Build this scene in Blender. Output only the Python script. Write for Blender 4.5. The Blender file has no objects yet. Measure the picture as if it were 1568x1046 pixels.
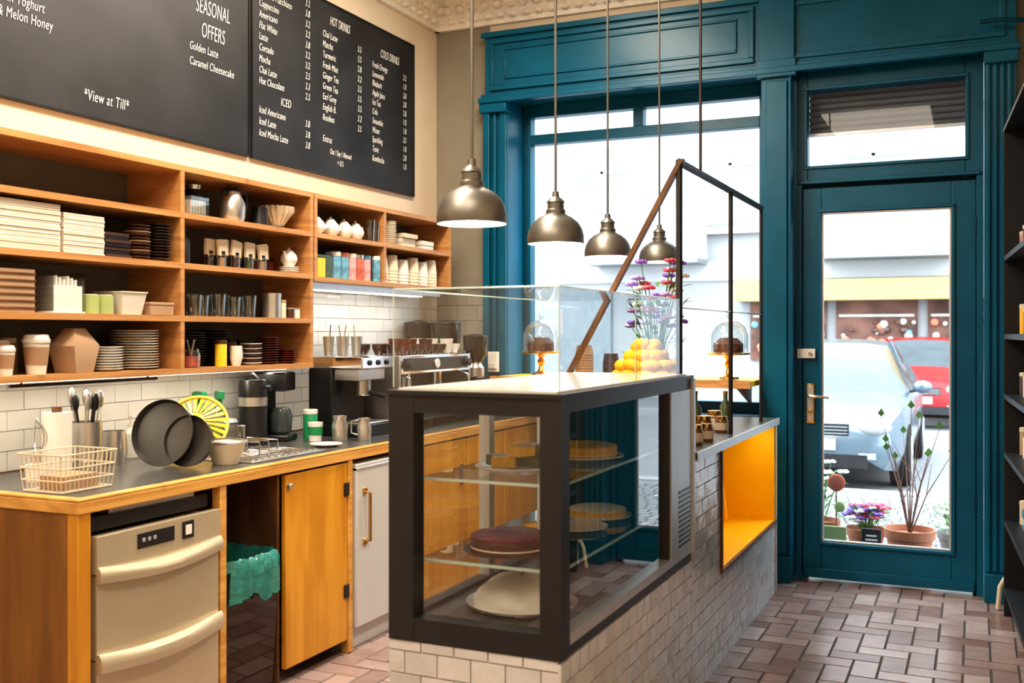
import bpy, bmesh, math, random
from mathutils import Vector, Matrix, Euler
random.seed(7)
scene = bpy.context.scene
COL = scene.collection

# ------------------------------------------------------------------ materials
def new_mat(name):
    m = bpy.data.materials.new(name); m.use_nodes = True
    nt = m.node_tree
    return m, nt, nt.nodes["Principled BSDF"]

def mat(name, col, rough=0.5, metal=0.0, var=0.12, nscale=6.0, bump=0.0, bscale=40.0, emit=None, es=0.0, coat=0.0, spec=None):
    m, nt, b = new_mat(name)
    N, L = nt.nodes, nt.links
    tc = N.new("ShaderNodeTexCoord")
    n = N.new("ShaderNodeTexNoise"); n.inputs["Scale"].default_value = nscale; n.inputs["Detail"].default_value = 4
    L.new(tc.outputs["Object"], n.inputs["Vector"])
    r = N.new("ShaderNodeValToRGB")
    r.color_ramp.elements[0].position = 0.3; r.color_ramp.elements[1].position = 0.7
    c0 = [max(0, c * (1 - var)) for c in col]; c1 = [min(1, c * (1 + var)) for c in col]
    r.color_ramp.elements[0].color = (*c0, 1); r.color_ramp.elements[1].color = (*c1, 1)
    L.new(n.outputs["Fac"], r.inputs["Fac"]); L.new(r.outputs["Color"], b.inputs["Base Color"])
    b.inputs["Roughness"].default_value = rough; b.inputs["Metallic"].default_value = metal
    if coat: b.inputs["Coat Weight"].default_value = coat
    if spec is not None: b.inputs["Specular IOR Level"].default_value = spec
    if bump > 0:
        n2 = N.new("ShaderNodeTexNoise"); n2.inputs["Scale"].default_value = bscale; n2.inputs["Detail"].default_value = 3
        L.new(tc.outputs["Object"], n2.inputs["Vector"])
        bp = N.new("ShaderNodeBump"); bp.inputs["Strength"].default_value = bump; bp.inputs["Distance"].default_value = 0.01
        L.new(n2.outputs["Fac"], bp.inputs["Height"]); L.new(bp.outputs["Normal"], b.inputs["Normal"])
    if emit:
        b.inputs["Emission Color"].default_value = (*emit, 1); b.inputs["Emission Strength"].default_value = es
    return m

def wood(name, dark, light, scale=(2, 2, 22), rough=0.42, knots=0.45):
    m, nt, b = new_mat(name); N, L = nt.nodes, nt.links
    tc = N.new("ShaderNodeTexCoord"); mp = N.new("ShaderNodeMapping"); mp.inputs["Scale"].default_value = scale
    L.new(tc.outputs["Object"], mp.inputs["Vector"])
    n = N.new("ShaderNodeTexNoise"); n.inputs["Scale"].default_value = 1.6; n.inputs["Detail"].default_value = 7; n.inputs["Distortion"].default_value = 0.7
    L.new(mp.outputs["Vector"], n.inputs["Vector"])
    r = N.new("ShaderNodeValToRGB"); r.color_ramp.elements[0].position = 0.32; r.color_ramp.elements[1].position = 0.66
    r.color_ramp.elements[0].color = (*dark, 1); r.color_ramp.elements[1].color = (*light, 1)
    L.new(n.outputs["Fac"], r.inputs["Fac"])
    out = r.outputs["Color"]
    if knots:
        v = N.new("ShaderNodeTexVoronoi"); v.inputs["Scale"].default_value = 4.0
        L.new(tc.outputs["Object"], v.inputs["Vector"])
        kr = N.new("ShaderNodeValToRGB"); kr.color_ramp.elements[0].position = 0.04; kr.color_ramp.elements[1].position = 0.11
        kr.color_ramp.elements[0].color = (0.35, 0.25, 0.2, 1); kr.color_ramp.elements[1].color = (1, 1, 1, 1)
        L.new(v.outputs["Distance"], kr.inputs["Fac"])
        mx = N.new("ShaderNodeMix"); mx.data_type = 'RGBA'; mx.blend_type = 'MULTIPLY'; mx.inputs["Factor"].default_value = knots
        L.new(out, mx.inputs[6]); L.new(kr.outputs["Color"], mx.inputs[7]); out = mx.outputs[2]
    L.new(out, b.inputs["Base Color"]); b.inputs["Roughness"].default_value = rough
    bp = N.new("ShaderNodeBump"); bp.inputs["Strength"].default_value = 0.15; bp.inputs["Distance"].default_value = 0.003
    L.new(n.outputs["Fac"], bp.inputs["Height"]); L.new(bp.outputs["Normal"], b.inputs["Normal"])
    return m

def island_mat(name, cols, rough=0.3, bump=0.15, bscale=25, stain=0.2):
    m, nt, b = new_mat(name); N, L = nt.nodes, nt.links
    g = N.new("ShaderNodeNewGeometry"); r = N.new("ShaderNodeValToRGB")
    el = r.color_ramp.elements
    while len(el) < len(cols): el.new(0.5)
    for i, c in enumerate(cols):
        el[i].position = i / (len(cols) - 1); el[i].color = (*c, 1)
    L.new(g.outputs["Random Per Island"], r.inputs["Fac"])
    tc = N.new("ShaderNodeTexCoord"); n = N.new("ShaderNodeTexNoise"); n.inputs["Scale"].default_value = bscale; n.inputs["Detail"].default_value = 4
    L.new(tc.outputs["Object"], n.inputs["Vector"])
    mx = N.new("ShaderNodeMix"); mx.data_type = 'RGBA'; mx.blend_type = 'MULTIPLY'; mx.inputs["Factor"].default_value = stain
    L.new(r.outputs["Color"], mx.inputs[6]); L.new(n.outputs["Fac"], mx.inputs[7])
    L.new(mx.outputs[2], b.inputs["Base Color"]); b.inputs["Roughness"].default_value = rough
    bp = N.new("ShaderNodeBump"); bp.inputs["Strength"].default_value = bump; bp.inputs["Distance"].default_value = 0.01
    L.new(n.outputs["Fac"], bp.inputs["Height"]); L.new(bp.outputs["Normal"], b.inputs["Normal"])
    return m

def glass(name, tint=(0.96, 0.98, 0.97), refl=1.0, rough=0.0):
    m = bpy.data.materials.new(name); m.use_nodes = True; nt = m.node_tree; N, L = nt.nodes, nt.links
    N.clear(); o = N.new("ShaderNodeOutputMaterial"); t = N.new("ShaderNodeBsdfTransparent"); g = N.new("ShaderNodeBsdfGlossy")
    t.inputs["Color"].default_value = (*tint, 1); g.inputs["Roughness"].default_value = rough
    lw = N.new("ShaderNodeLayerWeight"); lw.inputs["Blend"].default_value = 0.12
    mu = N.new("ShaderNodeMath"); mu.operation = 'MULTIPLY'; mu.inputs[1].default_value = refl
    ad = N.new("ShaderNodeMath"); ad.operation = 'ADD'; ad.inputs[1].default_value = 0.06 * refl; ad.use_clamp = True
    mx = N.new("ShaderNodeMixShader")
    L.new(lw.outputs["Facing"], mu.inputs[0]); L.new(mu.outputs[0], ad.inputs[0]); L.new(ad.outputs[0], mx.inputs["Fac"])
    L.new(t.outputs[0], mx.inputs[1]); L.new(g.outputs[0], mx.inputs[2]); L.new(mx.outputs[0], o.inputs["Surface"])
    return m

M = {}
M['wall'] = mat('warm_plaster', (0.70, 0.595, 0.46), 0.85, var=0.03, bump=0.08)
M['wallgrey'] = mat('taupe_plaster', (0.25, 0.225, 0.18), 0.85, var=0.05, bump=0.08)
M['ceil'] = mat('ceiling_white', (0.80, 0.75, 0.67), 0.85, var=0.03)
M['cornice'] = mat('cornice_stucco', (0.87, 0.82, 0.74), 0.8, var=0.08, nscale=30, bump=0.8, bscale=28)
M['teal'] = mat('teal_paint', (0.0, 0.098, 0.178), 0.32, var=0.15, nscale=4, bump=0.10, bscale=12, spec=0.32)
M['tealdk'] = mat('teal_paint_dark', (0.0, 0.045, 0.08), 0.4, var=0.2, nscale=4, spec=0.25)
M['pine'] = wood('pine_shelf', (0.38, 0.175, 0.06), (0.57, 0.30, 0.115), (3, 1.2, 20))
M['pinecnt'] = wood('pine_counter', (0.50, 0.24, 0.05), (0.72, 0.40, 0.11), (6, 1.2, 18))
M['pinedoor'] = wood('orange_pine_door', (0.50, 0.21, 0.016), (0.68, 0.33, 0.035), (9, 9, 1.0), 0.33)
M['pinedk'] = wood('brown_wood', (0.08, 0.035, 0.014), (0.16, 0.07, 0.025), (9, 9, 1.2))
M['endwood'] = wood('dark_end_panel', (0.17, 0.068, 0.012), (0.28, 0.12, 0.02), (9, 9, 1.0), 0.4)
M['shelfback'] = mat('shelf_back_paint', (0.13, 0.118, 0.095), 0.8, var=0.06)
M['board'] = mat('chalkboard', (0.018, 0.019, 0.023), 0.5, var=0.45, nscale=3)
M['chalk'] = mat('chalk', (0.85, 0.85, 0.83), 0.9, var=0.02)
M['steel'] = mat('brushed_steel', (0.62, 0.60, 0.57), 0.3, 0.9, var=0.06, nscale=20)
M['steeldk'] = mat('worktop_steel', (0.13, 0.128, 0.125), 0.3, 0.6, var=0.1)
M['pan'] = mat('dark_pan_metal', (0.10, 0.095, 0.09), 0.4, 0.7, var=0.15)
M['chrome'] = mat('chrome', (0.75, 0.75, 0.76), 0.12, 1.0, var=0.02)
M['champ'] = mat('champagne_steel', (0.57, 0.495, 0.36), 0.36, 0.5, var=0.03)
M['lampmetal'] = mat('antique_nickel', (0.20, 0.19, 0.17), 0.42, 0.85, var=0.08)
M['lampin'] = mat('lamp_inside_white', (0.9, 0.88, 0.82), 0.5, var=0.02, emit=(1, 0.95, 0.86), es=2.2)
M['bulb'] = mat('warm_bulb', (1, 1, 1), 0.5, emit=(1, 0.88, 0.7), es=14)
M['black'] = mat('black_plastic', (0.015, 0.015, 0.017), 0.35, var=0.2)
M['frame'] = mat('case_dark_frame', (0.032, 0.032, 0.034), 0.38, 0.3, var=0.1)
M['blackmet'] = mat('black_metal', (0.04, 0.034, 0.032), 0.4, 0.5, var=0.1)
M['alu'] = mat('aluminium', (0.58, 0.59, 0.60), 0.35, 0.6, var=0.04)
M['white'] = mat('white_ceramic', (0.80, 0.77, 0.72), 0.2, var=0.03, coat=0.4)
M['cream'] = mat('cream_card', (0.70, 0.60, 0.45), 0.7, var=0.05)
M['paper'] = mat('white_paper', (0.72, 0.69, 0.63), 0.8, var=0.04)
M['kraft'] = mat('kraft_card', (0.40, 0.26, 0.16), 0.8, var=0.06)
M['brownpl'] = mat('brown_plate', (0.075, 0.035, 0.025), 0.3, var=0.15)
M['redcer'] = mat('oxblood_ceramic', (0.13, 0.025, 0.018), 0.25, var=0.15, coat=0.4)
M['yellow'] = mat('yellow_plastic', (0.88, 0.56, 0.03), 0.35, var=0.05)
M['lemon'] = mat('yellow_fruit', (0.92, 0.47, 0.0), 0.5, var=0.12, nscale=14, bump=0.3, bscale=60, spec=0.25)
M['orange'] = mat('orange_paint', (0.98, 0.48, 0.0), 0.45, var=0.05, spec=0.3)
M['green'] = mat('green_plastic', (0.02, 0.28, 0.11), 0.35, var=0.08)
M['greenlt'] = mat('pale_green', (0.38, 0.46, 0.18), 0.5, var=0.08)
M['liner'] = mat('teal_bin_liner', (0.03, 0.20, 0.175), 0.15, var=0.25, nscale=12, bump=0.9, bscale=30, coat=0.6)
M['fridge'] = mat('fridge_white', (0.56, 0.56, 0.56), 0.35, 0.1, var=0.03)
M['binblk'] = mat('bin_black_gloss', (0.08, 0.065, 0.06), 0.06, 0.9, var=0.1)
M['brass'] = mat('brass', (0.70, 0.43, 0.13), 0.25, 1.0, var=0.05)
M['cakebrown'] = mat('chocolate_cake', (0.10, 0.035, 0.02), 0.6, var=0.3, nscale=40, bump=0.5)
M['cakeberry'] = mat('berry_topping', (0.17, 0.025, 0.045), 0.35, var=0.5, nscale=60, bump=0.8, bscale=80)
M['cakeyel'] = mat('lemon_cake', (0.82, 0.48, 0.04), 0.6, var=0.15, nscale=30, bump=0.3)
M['cream2'] = mat('cream_frosting', (0.85, 0.78, 0.62), 0.5, var=0.04, bump=0.3)
M['leaf'] = mat('leaf', (0.08, 0.22, 0.04), 0.5, var=0.4, nscale=20)
M['purple'] = mat('purple_petal', (0.22, 0.10, 0.50), 0.6, var=0.2)
M['lilac'] = mat('lilac_petal', (0.42, 0.28, 0.62), 0.6, var=0.2)
M['pink'] = mat('pink_petal', (0.62, 0.08, 0.14), 0.6, var=0.2)
M['salmon'] = mat('salmon_ornament', (0.60, 0.16, 0.09), 0.6, var=0.1)
M['whitepet'] = mat('white_petal', (0.75, 0.75, 0.72), 0.6, var=0.05)
M['terra'] = mat('terracotta', (0.33, 0.125, 0.065), 0.8, var=0.12, bump=0.2)
M['twig'] = mat('twig', (0.14, 0.07, 0.05), 0.8, var=0.2)
M['beans'] = mat('smoked_hopper', (0.03, 0.022, 0.02), 0.15, var=0.4, nscale=60)
M['tinblue'] = mat('blue_tin', (0.12, 0.30, 0.42), 0.35, var=0.5, nscale=30)
M['tinred'] = mat('red_tin', (0.50, 0.12, 0.08), 0.35, var=0.5, nscale=30)
M['tinpink'] = mat('pink_tin', (0.60, 0.30, 0.30), 0.4, var=0.4, nscale=30)
M['tingreen'] = mat('green_tin', (0.06, 0.09, 0.04), 0.35, var=0.3, nscale=30)
M['amber'] = mat('amber_jam', (0.20, 0.07, 0.02), 0.15, var=0.3, coat=0.6)
M['glass'] = glass('clear_glass', (0.97, 0.985, 0.975), 1.35)
M['winglass'] = glass('window_glass', (0.97, 0.985, 0.985), 0.5)
M['cupglass'] = glass('tumbler_glass', (0.88, 0.90, 0.89), 1.5)
M['glassedge'] = mat('glass_edge', (0.55, 0.70, 0.66), 0.15, var=0.03, coat=0.5)
M['floortile'] = island_mat('terracotta_floor_tile', [(0.27, 0.175, 0.155), (0.44, 0.34, 0.325), (0.34, 0.235, 0.215), (0.52, 0.42, 0.40), (0.25, 0.155, 0.13), (0.40, 0.29, 0.27)], 0.26, 0.15, 12, 0.45)
M['grout'] = mat('grout_dark', (0.055, 0.045, 0.04), 0.9)
M['groutlt'] = mat('grout_grey', (0.46, 0.44, 0.41), 0.9)
M['subway'] = island_mat('white_subway_tile', [(0.80, 0.79, 0.75), (0.86, 0.85, 0.82), (0.83, 0.82, 0.78), (0.88, 0.87, 0.84)], 0.1, 0.1, 6)
M['basetile'] = island_mat('grey_glazed_tile', [(0.62, 0.625, 0.63), (0.76, 0.765, 0.77), (0.68, 0.685, 0.69), (0.80, 0.805, 0.81)], 0.06, 0.45, 18)
M['facade'] = mat('facade_render', (0.26, 0.26, 0.26), 0.9, var=0.04, nscale=0.6)
M['facadew'] = mat('facade_white', (0.34, 0.34, 0.34), 0.9, var=0.02)
M['facadeyel'] = mat('awning_yellow', (0.33, 0.235, 0.09), 0.8, var=0.04)
M['facwin'] = mat('facade_window', (0.155, 0.17, 0.18), 0.35, var=0.1)
M['shopdark'] = mat('shop_interior', (0.11, 0.05, 0.035), 0.8, var=0.6, nscale=2.5)
M['shopwhite'] = mat('shop_white', (0.42, 0.39, 0.36), 0.8, var=0.1)
M['pave'] = island_mat('granite_setts', [(0.14, 0.14, 0.145), (0.19, 0.185, 0.185), (0.16, 0.16, 0.165), (0.21, 0.205, 0.20)], 0.8, 0.3, 20)
M['asph'] = mat('asphalt', (0.16, 0.16, 0.165), 0.9, var=0.1)
M['carblue'] = mat('silver_car_paint', (0.095, 0.13, 0.16), 0.25, 0.3, var=0.03, coat=0.5)
M['carred'] = mat('red_car_paint', (0.24, 0.006, 0.008), 0.3, 0.0, var=0.03, spec=0.3)
M['carglass'] = mat('car_window', (0.05, 0.06, 0.065), 0.1, var=0.1, spec=0.4)
M['tyre'] = mat('tyre', (0.015, 0.015, 0.015), 0.8, spec=0.2)
M['lightglass'] = mat('headlamp', (0.32, 0.34, 0.35), 0.2, 0.3, var=0.05)
M['slat'] = mat('shutter_slat', (0.10, 0.12, 0.145), 0.6, var=0.05)
M['shelfblk'] = mat('black_shelf', (0.012, 0.013, 0.016), 0.45, var=0.2)
M['cloth'] = mat('white_cloth', (0.80, 0.78, 0.72), 0.85, var=0.05, bump=0.4, bscale=14)
M['led'] = mat('led_strip', (1, 1, 1), 0.5, emit=(1, 0.92, 0.78), es=5)

# ------------------------------------------------------------------ builder
class MB:
    def __init__(s): s.v = []; s.f = []; s.m = []; s.mats = []
    def mi(s, k):
        if k not in s.mats: s.mats.append(k)
        return s.mats.index(k)
    def add(s, vs, fs, k, R=None):
        o = len(s.v); i = s.mi(k)
        for p in vs:
            p = Vector(p)
            if R is not None: p = R @ p
            s.v.append(p)
        for f in fs: s.f.append([o + a for a in f]); s.m.append(i)
        return s
    def box(s, x0, x1, y0, y1, z0, z1, k, R=None):
        return s.add([(x0,y0,z0),(x1,y0,z0),(x1,y1,z0),(x0,y1,z0),(x0,y0,z1),(x1,y0,z1),(x1,y1,z1),(x0,y1,z1)],
              [(0,3,2,1),(4,5,6,7),(0,1,5,4),(1,2,6,5),(2,3,7,6),(3,0,4,7)], k, R)
    def quad(s, a, b, c, d, k): return s.add([a, b, c, d], [(0, 1, 2, 3)], k)
    def lathe(s, prof, k, c=(0, 0, 0), seg=24, R=None):
        vs = []; rings = []
        for r, z in prof:
            if r < 1e-5: rings.append([len(vs)]); vs.append((0, 0, z))
            else:
                rings.append(list(range(len(vs), len(vs) + seg)))
                for i in range(seg):
                    a = 2 * math.pi * i / seg; vs.append((r * math.cos(a), r * math.sin(a), z))
        fs = []
        for A, B in zip(rings, rings[1:]):
            for i in range(seg):
                j = (i + 1) % seg
                if len(A) == 1 and len(B) == 1: continue
                if len(A) == 1: fs.append((A[0], B[i], B[j]))
                elif len(B) == 1: fs.append((A[i], A[j], B[0]))
                else: fs.append((A[i], A[j], B[j], B[i]))
        T = Matrix.Translation(c)
        if R is not None: T = T @ R
        return s.add(vs, fs, k, T)
    def cyl(s, c, r, h, k, seg=24, R=None, r2=None):
        r2 = r if r2 is None else r2
        return s.lathe([(0, 0), (r, 0), (r2, h), (0, h)], k, c, seg, R)
    def ball(s, c, r, k, seg=16, rings=8, R=None):
        if not isinstance(r, (tuple, list)): r = (r, r, r)
        prof = [(math.sin(math.pi * i / rings), -math.cos(math.pi * i / rings)) for i in range(rings + 1)]
        prof[0] = (0, -1); prof[-1] = (0, 1)
        D = Matrix.Diagonal((*r, 1))
        if R is not None: D = R @ D
        return s.lathe(prof, k, c, seg, D)
    def tube(s, pts, r, k, seg=8, closed=False):
        pts = [Vector(p) for p in pts]; n = len(pts); vs = []; fs = []
        up = None
        for i, p in enumerate(pts):
            if closed: d = pts[(i + 1) % n] - pts[i - 1]
            elif i == 0: d = pts[1] - p
            elif i == n - 1: d = p - pts[-2]
            else: d = (pts[i + 1] - pts[i - 1])
            d.normalize()
            if up is None:
                up = Vector((0, 0, 1)) if abs(d.z) < 0.9 else Vector((1, 0, 0))
            up = (up - d * up.dot(d)).normalized(); sd = d.cross(up)
            rr = r[i] if isinstance(r, (list, tuple)) else r
            for j in range(seg):
                a = 2 * math.pi * j / seg; vs.append(p + (up * math.cos(a) + sd * math.sin(a)) * rr)
        m = n if closed else n - 1
        for i in range(m):
            for j in range(seg):
                a = i * seg + j; b = i * seg + (j + 1) % seg; c = ((i + 1) % n) * seg + (j + 1) % seg; d2 = ((i + 1) % n) * seg + j
                fs.append((a, b, c, d2))
        if not closed:
            fs.append(tuple(range(seg))[::-1]); fs.append(tuple((n - 1) * seg + j for j in range(seg)))
        return s.add(vs, fs, k)
    def obj(s, name, loc=(0, 0, 0), rz=0.0, bevel=0.0, parent=None, sharp=35, solid=0):
        me = bpy.data.meshes.new(name); me.from_pydata([tuple(v) for v in s.v], [], s.f)
        for k in s.mats: me.materials.append(M[k])
        me.polygons.foreach_set("material_index", s.m); me.polygons.foreach_set("use_smooth", [True] * len(s.f))
        bm = bmesh.new(); bm.from_mesh(me); bmesh.ops.recalc_face_normals(bm, faces=bm.faces); bm.to_mesh(me); bm.free()
        try: me.set_sharp_from_angle(angle=math.radians(sharp))
        except Exception: pass
        me.update()
        o = bpy.data.objects.new(name, me); COL.objects.link(o); o.location = loc; o.rotation_euler = (0, 0, rz)
        if bevel:
            b = o.modifiers.new("bevel", 'BEVEL'); b.width = bevel; b.segments = 2; b.limit_method = 'ANGLE'; b.angle_limit = math.radians(50)
        if parent: o.parent = parent
        return o
def dup(o, loc, rz=0.0, sc=1.0):
    n = bpy.data.objects.new(o.name.split('.')[0], o.data); COL.objects.link(n); n.location = loc; n.rotation_euler = (0, 0, rz); n.scale = (sc,) * 3
    for md in o.modifiers:
        q = n.modifiers.new(md.name, md.type); q.width = md.width; q.segments = md.segments; q.limit_method = md.limit_method; q.angle_limit = md.angle_limit
    return n
RX = lambda a: Matrix.Rotation(math.radians(a), 4, 'X')
RY = lambda a: Matrix.Rotation(math.radians(a), 4, 'Y')
RZ = lambda a: Matrix.Rotation(math.radians(a), 4, 'Z')
T3 = lambda x, y, z: Matrix.Translation((x, y, z))

def tiles(b, o, u, v, W, H, tw, th, gap, k, kg, depth=0.006, jit=0.004, bond=0.5):
    """real ceramic tiles on the plane o + a*u + c*v (thin raised slabs)"""
    o, u, v = Vector(o), Vector(u), Vector(v); n = u.cross(v).normalized()
    b.add([o, o + u * W, o + u * W + v * H, o + v * H], [(0, 1, 2, 3)], kg)
    rows = int(math.ceil(H / th))
    for r in range(rows):
        y0 = r * th; y1 = min(H, y0 + th - gap)
        x = -(tw * bond if r % 2 else 0)
        while x < W:
            a = max(0, x); c = min(W, x + tw - gap); x += tw
            if c - a < 0.006 or y1 - y0 < 0.006: continue
            q = [n * (depth + random.uniform(-jit, jit) * 0.3) for _ in range(4)]
            P = [o + u * a + v * y0, o + u * c + v * y0, o + u * c + v * y1, o + u * a + v * y1]
            F = [p + d for p, d in zip(P, q)]
            b.add(P + F, [(4, 5, 6, 7), (0, 1, 5, 4), (1, 2, 6, 5), (2, 3, 7, 6), (3, 0, 4, 7)], k)

H = 1.42
# ------------------------------------------------------------------ room shell
b = MB(); b.box(-3.45, 1.0, -1.6, 6.1, -0.12, -0.004, 'grout')
U = 0.108
for iy in range(0, int(7.75 / U)):
    for ix in range(0, int(4.25 / U)):
        d = (ix - iy) % 4
        x0 = -3.4 + ix * U; y0 = -1.6 + iy * U; g = 0.004
        if d == 0: X0, X1, Y0, Y1 = x0, x0 + 2 * U, y0, y0 + U
        elif d == 3: X0, X1, Y0, Y1 = x0, x0 + U, y0, y0 + 2 * U
        else: continue
        Y1 = min(Y1, 6.12)
        if Y1 - Y0 < 0.03: continue
        z = [random.uniform(-0.0012, 0.0008) for _ in range(4)]
        P = [(X0+g,Y0+g,-0.004),(X1-g,Y0+g,-0.004),(X1-g,Y1-g,-0.004),(X0+g,Y1-g,-0.004)]
        F = [(p[0]+(0.0015 if i in (0,3) else -0.0015), p[1]+(0.0015 if i<2 else -0.0015), zz) for i,(p, zz) in enumerate(zip(P, z))]
        b.add(P + F, [(4,5,6,7),(0,1,5,4),(1,2,6,5),(2,3,7,6),(3,0,4,7)], 'floortile')
b.obj('floor')
MB().box(-3.5, 1.1, -1.6, 6.3, 3.62, 3.75, 'ceil').obj('ceiling')
MB().box(-3.45, -3.3, -1.6, 6.3, -0.1, 3.62, 'wall').obj('wall_left')
b = MB(); b.box(-3.45, 1.1, -1.7, -1.6, -0.1, 3.62, 'wall'); b.obj('wall_rear')
b = MB(); b.add([(0.78,-1.6,-0.1),(0.95,-1.6,-0.1),(0.55,6.3,-0.1),(0.39,6.3,-0.1),(0.78,-1.6,3.62),(0.95,-1.6,3.62),(0.55,6.3,3.62),(0.39,6.3,3.62)],
   [(0,3,2,1),(4,5,6,7),(0,1,5,4),(1,2,6,5),(2,3,7,6),(3,0,4,7)], 'wall'); b.obj('wall_right')
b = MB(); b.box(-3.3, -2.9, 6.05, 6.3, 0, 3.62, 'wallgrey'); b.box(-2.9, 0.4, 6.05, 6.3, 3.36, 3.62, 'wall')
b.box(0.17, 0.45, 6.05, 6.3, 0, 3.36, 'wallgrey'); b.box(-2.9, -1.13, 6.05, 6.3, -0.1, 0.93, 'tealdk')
b.obj('wall_back')
def cornice(name, pts_fn, a0, a1):
    prof = [(0, 3.43), (0.03, 3.43), (0.035, 3.46), (0.05, 3.47), (0.07, 3.51), (0.12, 3.56), (0.18, 3.59), (0.19, 3.605), (0.22, 3.605), (0.225, 3.62)]
    b = MB()
    vs = [pts_fn(d, z, a) for a in (a0, a1) for d, z in prof]; k = len(prof)
    b.add(vs, [(i, i + 1, k + i + 1, k + i) for i in range(k - 1)], 'cornice')
    L = abs(a1 - a0); m = int(L / 0.09)
    for i in range(m):
        a = a0 + (a1 - a0) * (i + 0.5) / m
        p = pts_fn(0.045, 3.475, a); b.ball(p, (0.028, 0.028, 0.02), 'cornice', 8, 5)
        p = pts_fn(0.10, 3.535, a); b.ball(p, (0.035, 0.035, 0.028), 'cornice', 8, 5)
    return b.obj(name)
cornice('trim_cornice_left', lambda d, z, a: (-3.3 + d, a, z), -1.6, 6.05)
cornice('trim_cornice_back', lambda d, z, a: (a, 6.05 - d, z), -3.3, 0.4)

# ------------------------------------------------------------------ teal joinery
def mould(b, x0, x1, z0, z1, y, w=0.022, d=0.018, k='teal'):
    b.box(x0, x1, y - d, y + 0.005, z0, z0 + w, k); b.box(x0, x1, y - d, y + 0.005, z1 - w, z1, k)
    b.box(x0, x0 + w, y - d, y + 0.005, z0 + w, z1 - w, k); b.box(x1 - w, x1, y - d, y + 0.005, z0 + w, z1 - w, k)
b = MB()
b.box(-2.9, 0.19, 5.97, 6.3, 2.93, 3.36, 'teal')
b.box(-2.92, 0.2, 5.945, 5.97, 3.325, 3.36, 'teal'); b.box(-2.93, 0.21, 5.925, 5.97, 2.90, 2.935, 'teal'); b.box(-2.92, 0.2, 5.945, 5.97, 2.935, 2.96, 'teal')
mould(b, -2.86, -1.17, 2.98, 3.31, 5.97, 0.03, 0.02); mould(b, -2.76, -1.27, 3.05, 3.25, 5.97, 0.014, 0.012)
mould(b, -1.02, 0.14, 2.98, 3.31, 5.97, 0.03, 0.012)
b.box(-1.14, -0.94, 5.94, 5.97, 2.96, 3.36, 'teal'); b.box(-1.15, -0.93, 5.93, 5.97, 2.88, 2.98, 'teal')
b.obj('trim_header', bevel=0.004)
b = MB()
b.box(-2.9, -2.75, 6.0, 6.34, 0.0, 2.93, 'teal'); b.box(-2.91, -2.865, 5.955, 6.0, 0, 2.9, 'teal'); b.box(-2.845, -2.825, 5.97, 6.0, 0, 2.9, 'teal'); b.box(-2.80, -2.755, 5.975, 6.0, 0, 2.9, 'teal')
b.box(-2.93, -2.74, 5.94, 6.0, 2.84, 2.9, 'teal')
b.obj('trim_window_pilaster', bevel=0.004)
b = MB()
b.box(-1.13, -0.955, 5.96, 6.34, 0.0, 2.93, 'teal'); b.box(-1.10, -0.98, 5.945, 5.96, 0.16, 2.86, 'teal')
b.box(-1.14, -0.955, 5.93, 5.96, 0, 0.15, 'teal'); b.box(-0.97, -0.955, 5.93, 5.96, 0.15, 2.88, 'teal')
b.obj('trim_post', bevel=0.005)
b = MB()
b.box(0.037, 0.19, 5.97, 6.3, 0.0, 2.93, 'teal')
for i in range(4): b.cyl((0.058 + i * 0.034, 5.968, 0.16), 0.013, 2.72, 'teal', 10)
b.box(0.037, 0.2, 5.935, 5.975, 0, 0.15, 'teal'); b.box(0.037, 0.2, 5.935, 5.975, 2.84, 2.92, 'teal')
b.obj('trim_door_pilaster', bevel=0.003)

b = MB()
y0, y1 = 6.25, 6.33
b.box(-2.75, -2.70, y0, y1, 0.93, 2.93, 'teal'); b.box(-1.195, -1.13, y0, y1, 0.93, 2.93, 'teal')
b.box(-2.70, -1.195, y0, y1, 2.85, 2.93, 'teal'); b.box(-2.70, -1.195, y0, y1, 2.67, 2.735, 'teal'); b.box(-1.99, -1.925, y0, y1, 2.735, 2.85, 'teal')
b.box(-2.70, -1.195, y0, y1, 0.93, 1.0, 'teal')
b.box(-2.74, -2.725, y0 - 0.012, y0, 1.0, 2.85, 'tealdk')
b.quad((-2.70, 6.29, 1.0), (-1.195, 6.29, 1.0), (-1.195, 6.29, 2.67), (-2.70, 6.29, 2.67), 'winglass')
b.quad((-2.70, 6.29, 2.735), (-1.99, 6.29, 2.735), (-1.99, 6.29, 2.85), (-2.70, 6.29, 2.85), 'winglass')
b.quad((-1.925, 6.29, 2.735), (-1.195, 6.29, 2.735), (-1.195, 6.29, 2.85), (-1.925, 6.29, 2.85), 'winglass')
b.obj('window_1', bevel=0.003)
b = MB()
y0, y1 = 6.07, 6.15
b.box(-0.95, -0.885, y0, y1, 2.275, 2.93, 'teal'); b.box(-0.056, 0.035, y0, y1, 2.275, 2.93, 'teal')
b.box(-0.885, -0.056, y0, y1, 2.81, 2.93, 'teal'); b.box(-0.885, -0.056, y0, y1, 2.275, 2.38, 'teal')
b.box(-0.93, 0.02, 6.05, 6.07, 2.275, 2.295, 'teal'); mould(b, -0.905, -0.036, 2.36, 2.83, y0, 0.018, 0.012)
b.quad((-0.885, 6.11, 2.38), (-0.056, 6.11, 2.38), (-0.056, 6.11, 2.81), (-0.885, 6.11, 2.81), 'winglass')
b.obj('window_2', bevel=0.003)
b = MB()
for i in range(7): b.cyl((-0.89, 6.20, 2.595 + i * 0.036), 0.019, 0.84, 'slat', 10, RY(90))
b.box(-0.89, -0.05, 6.185, 6.215, 2.57, 2.585, 'alu')
b.obj('roller_shutter')
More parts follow.
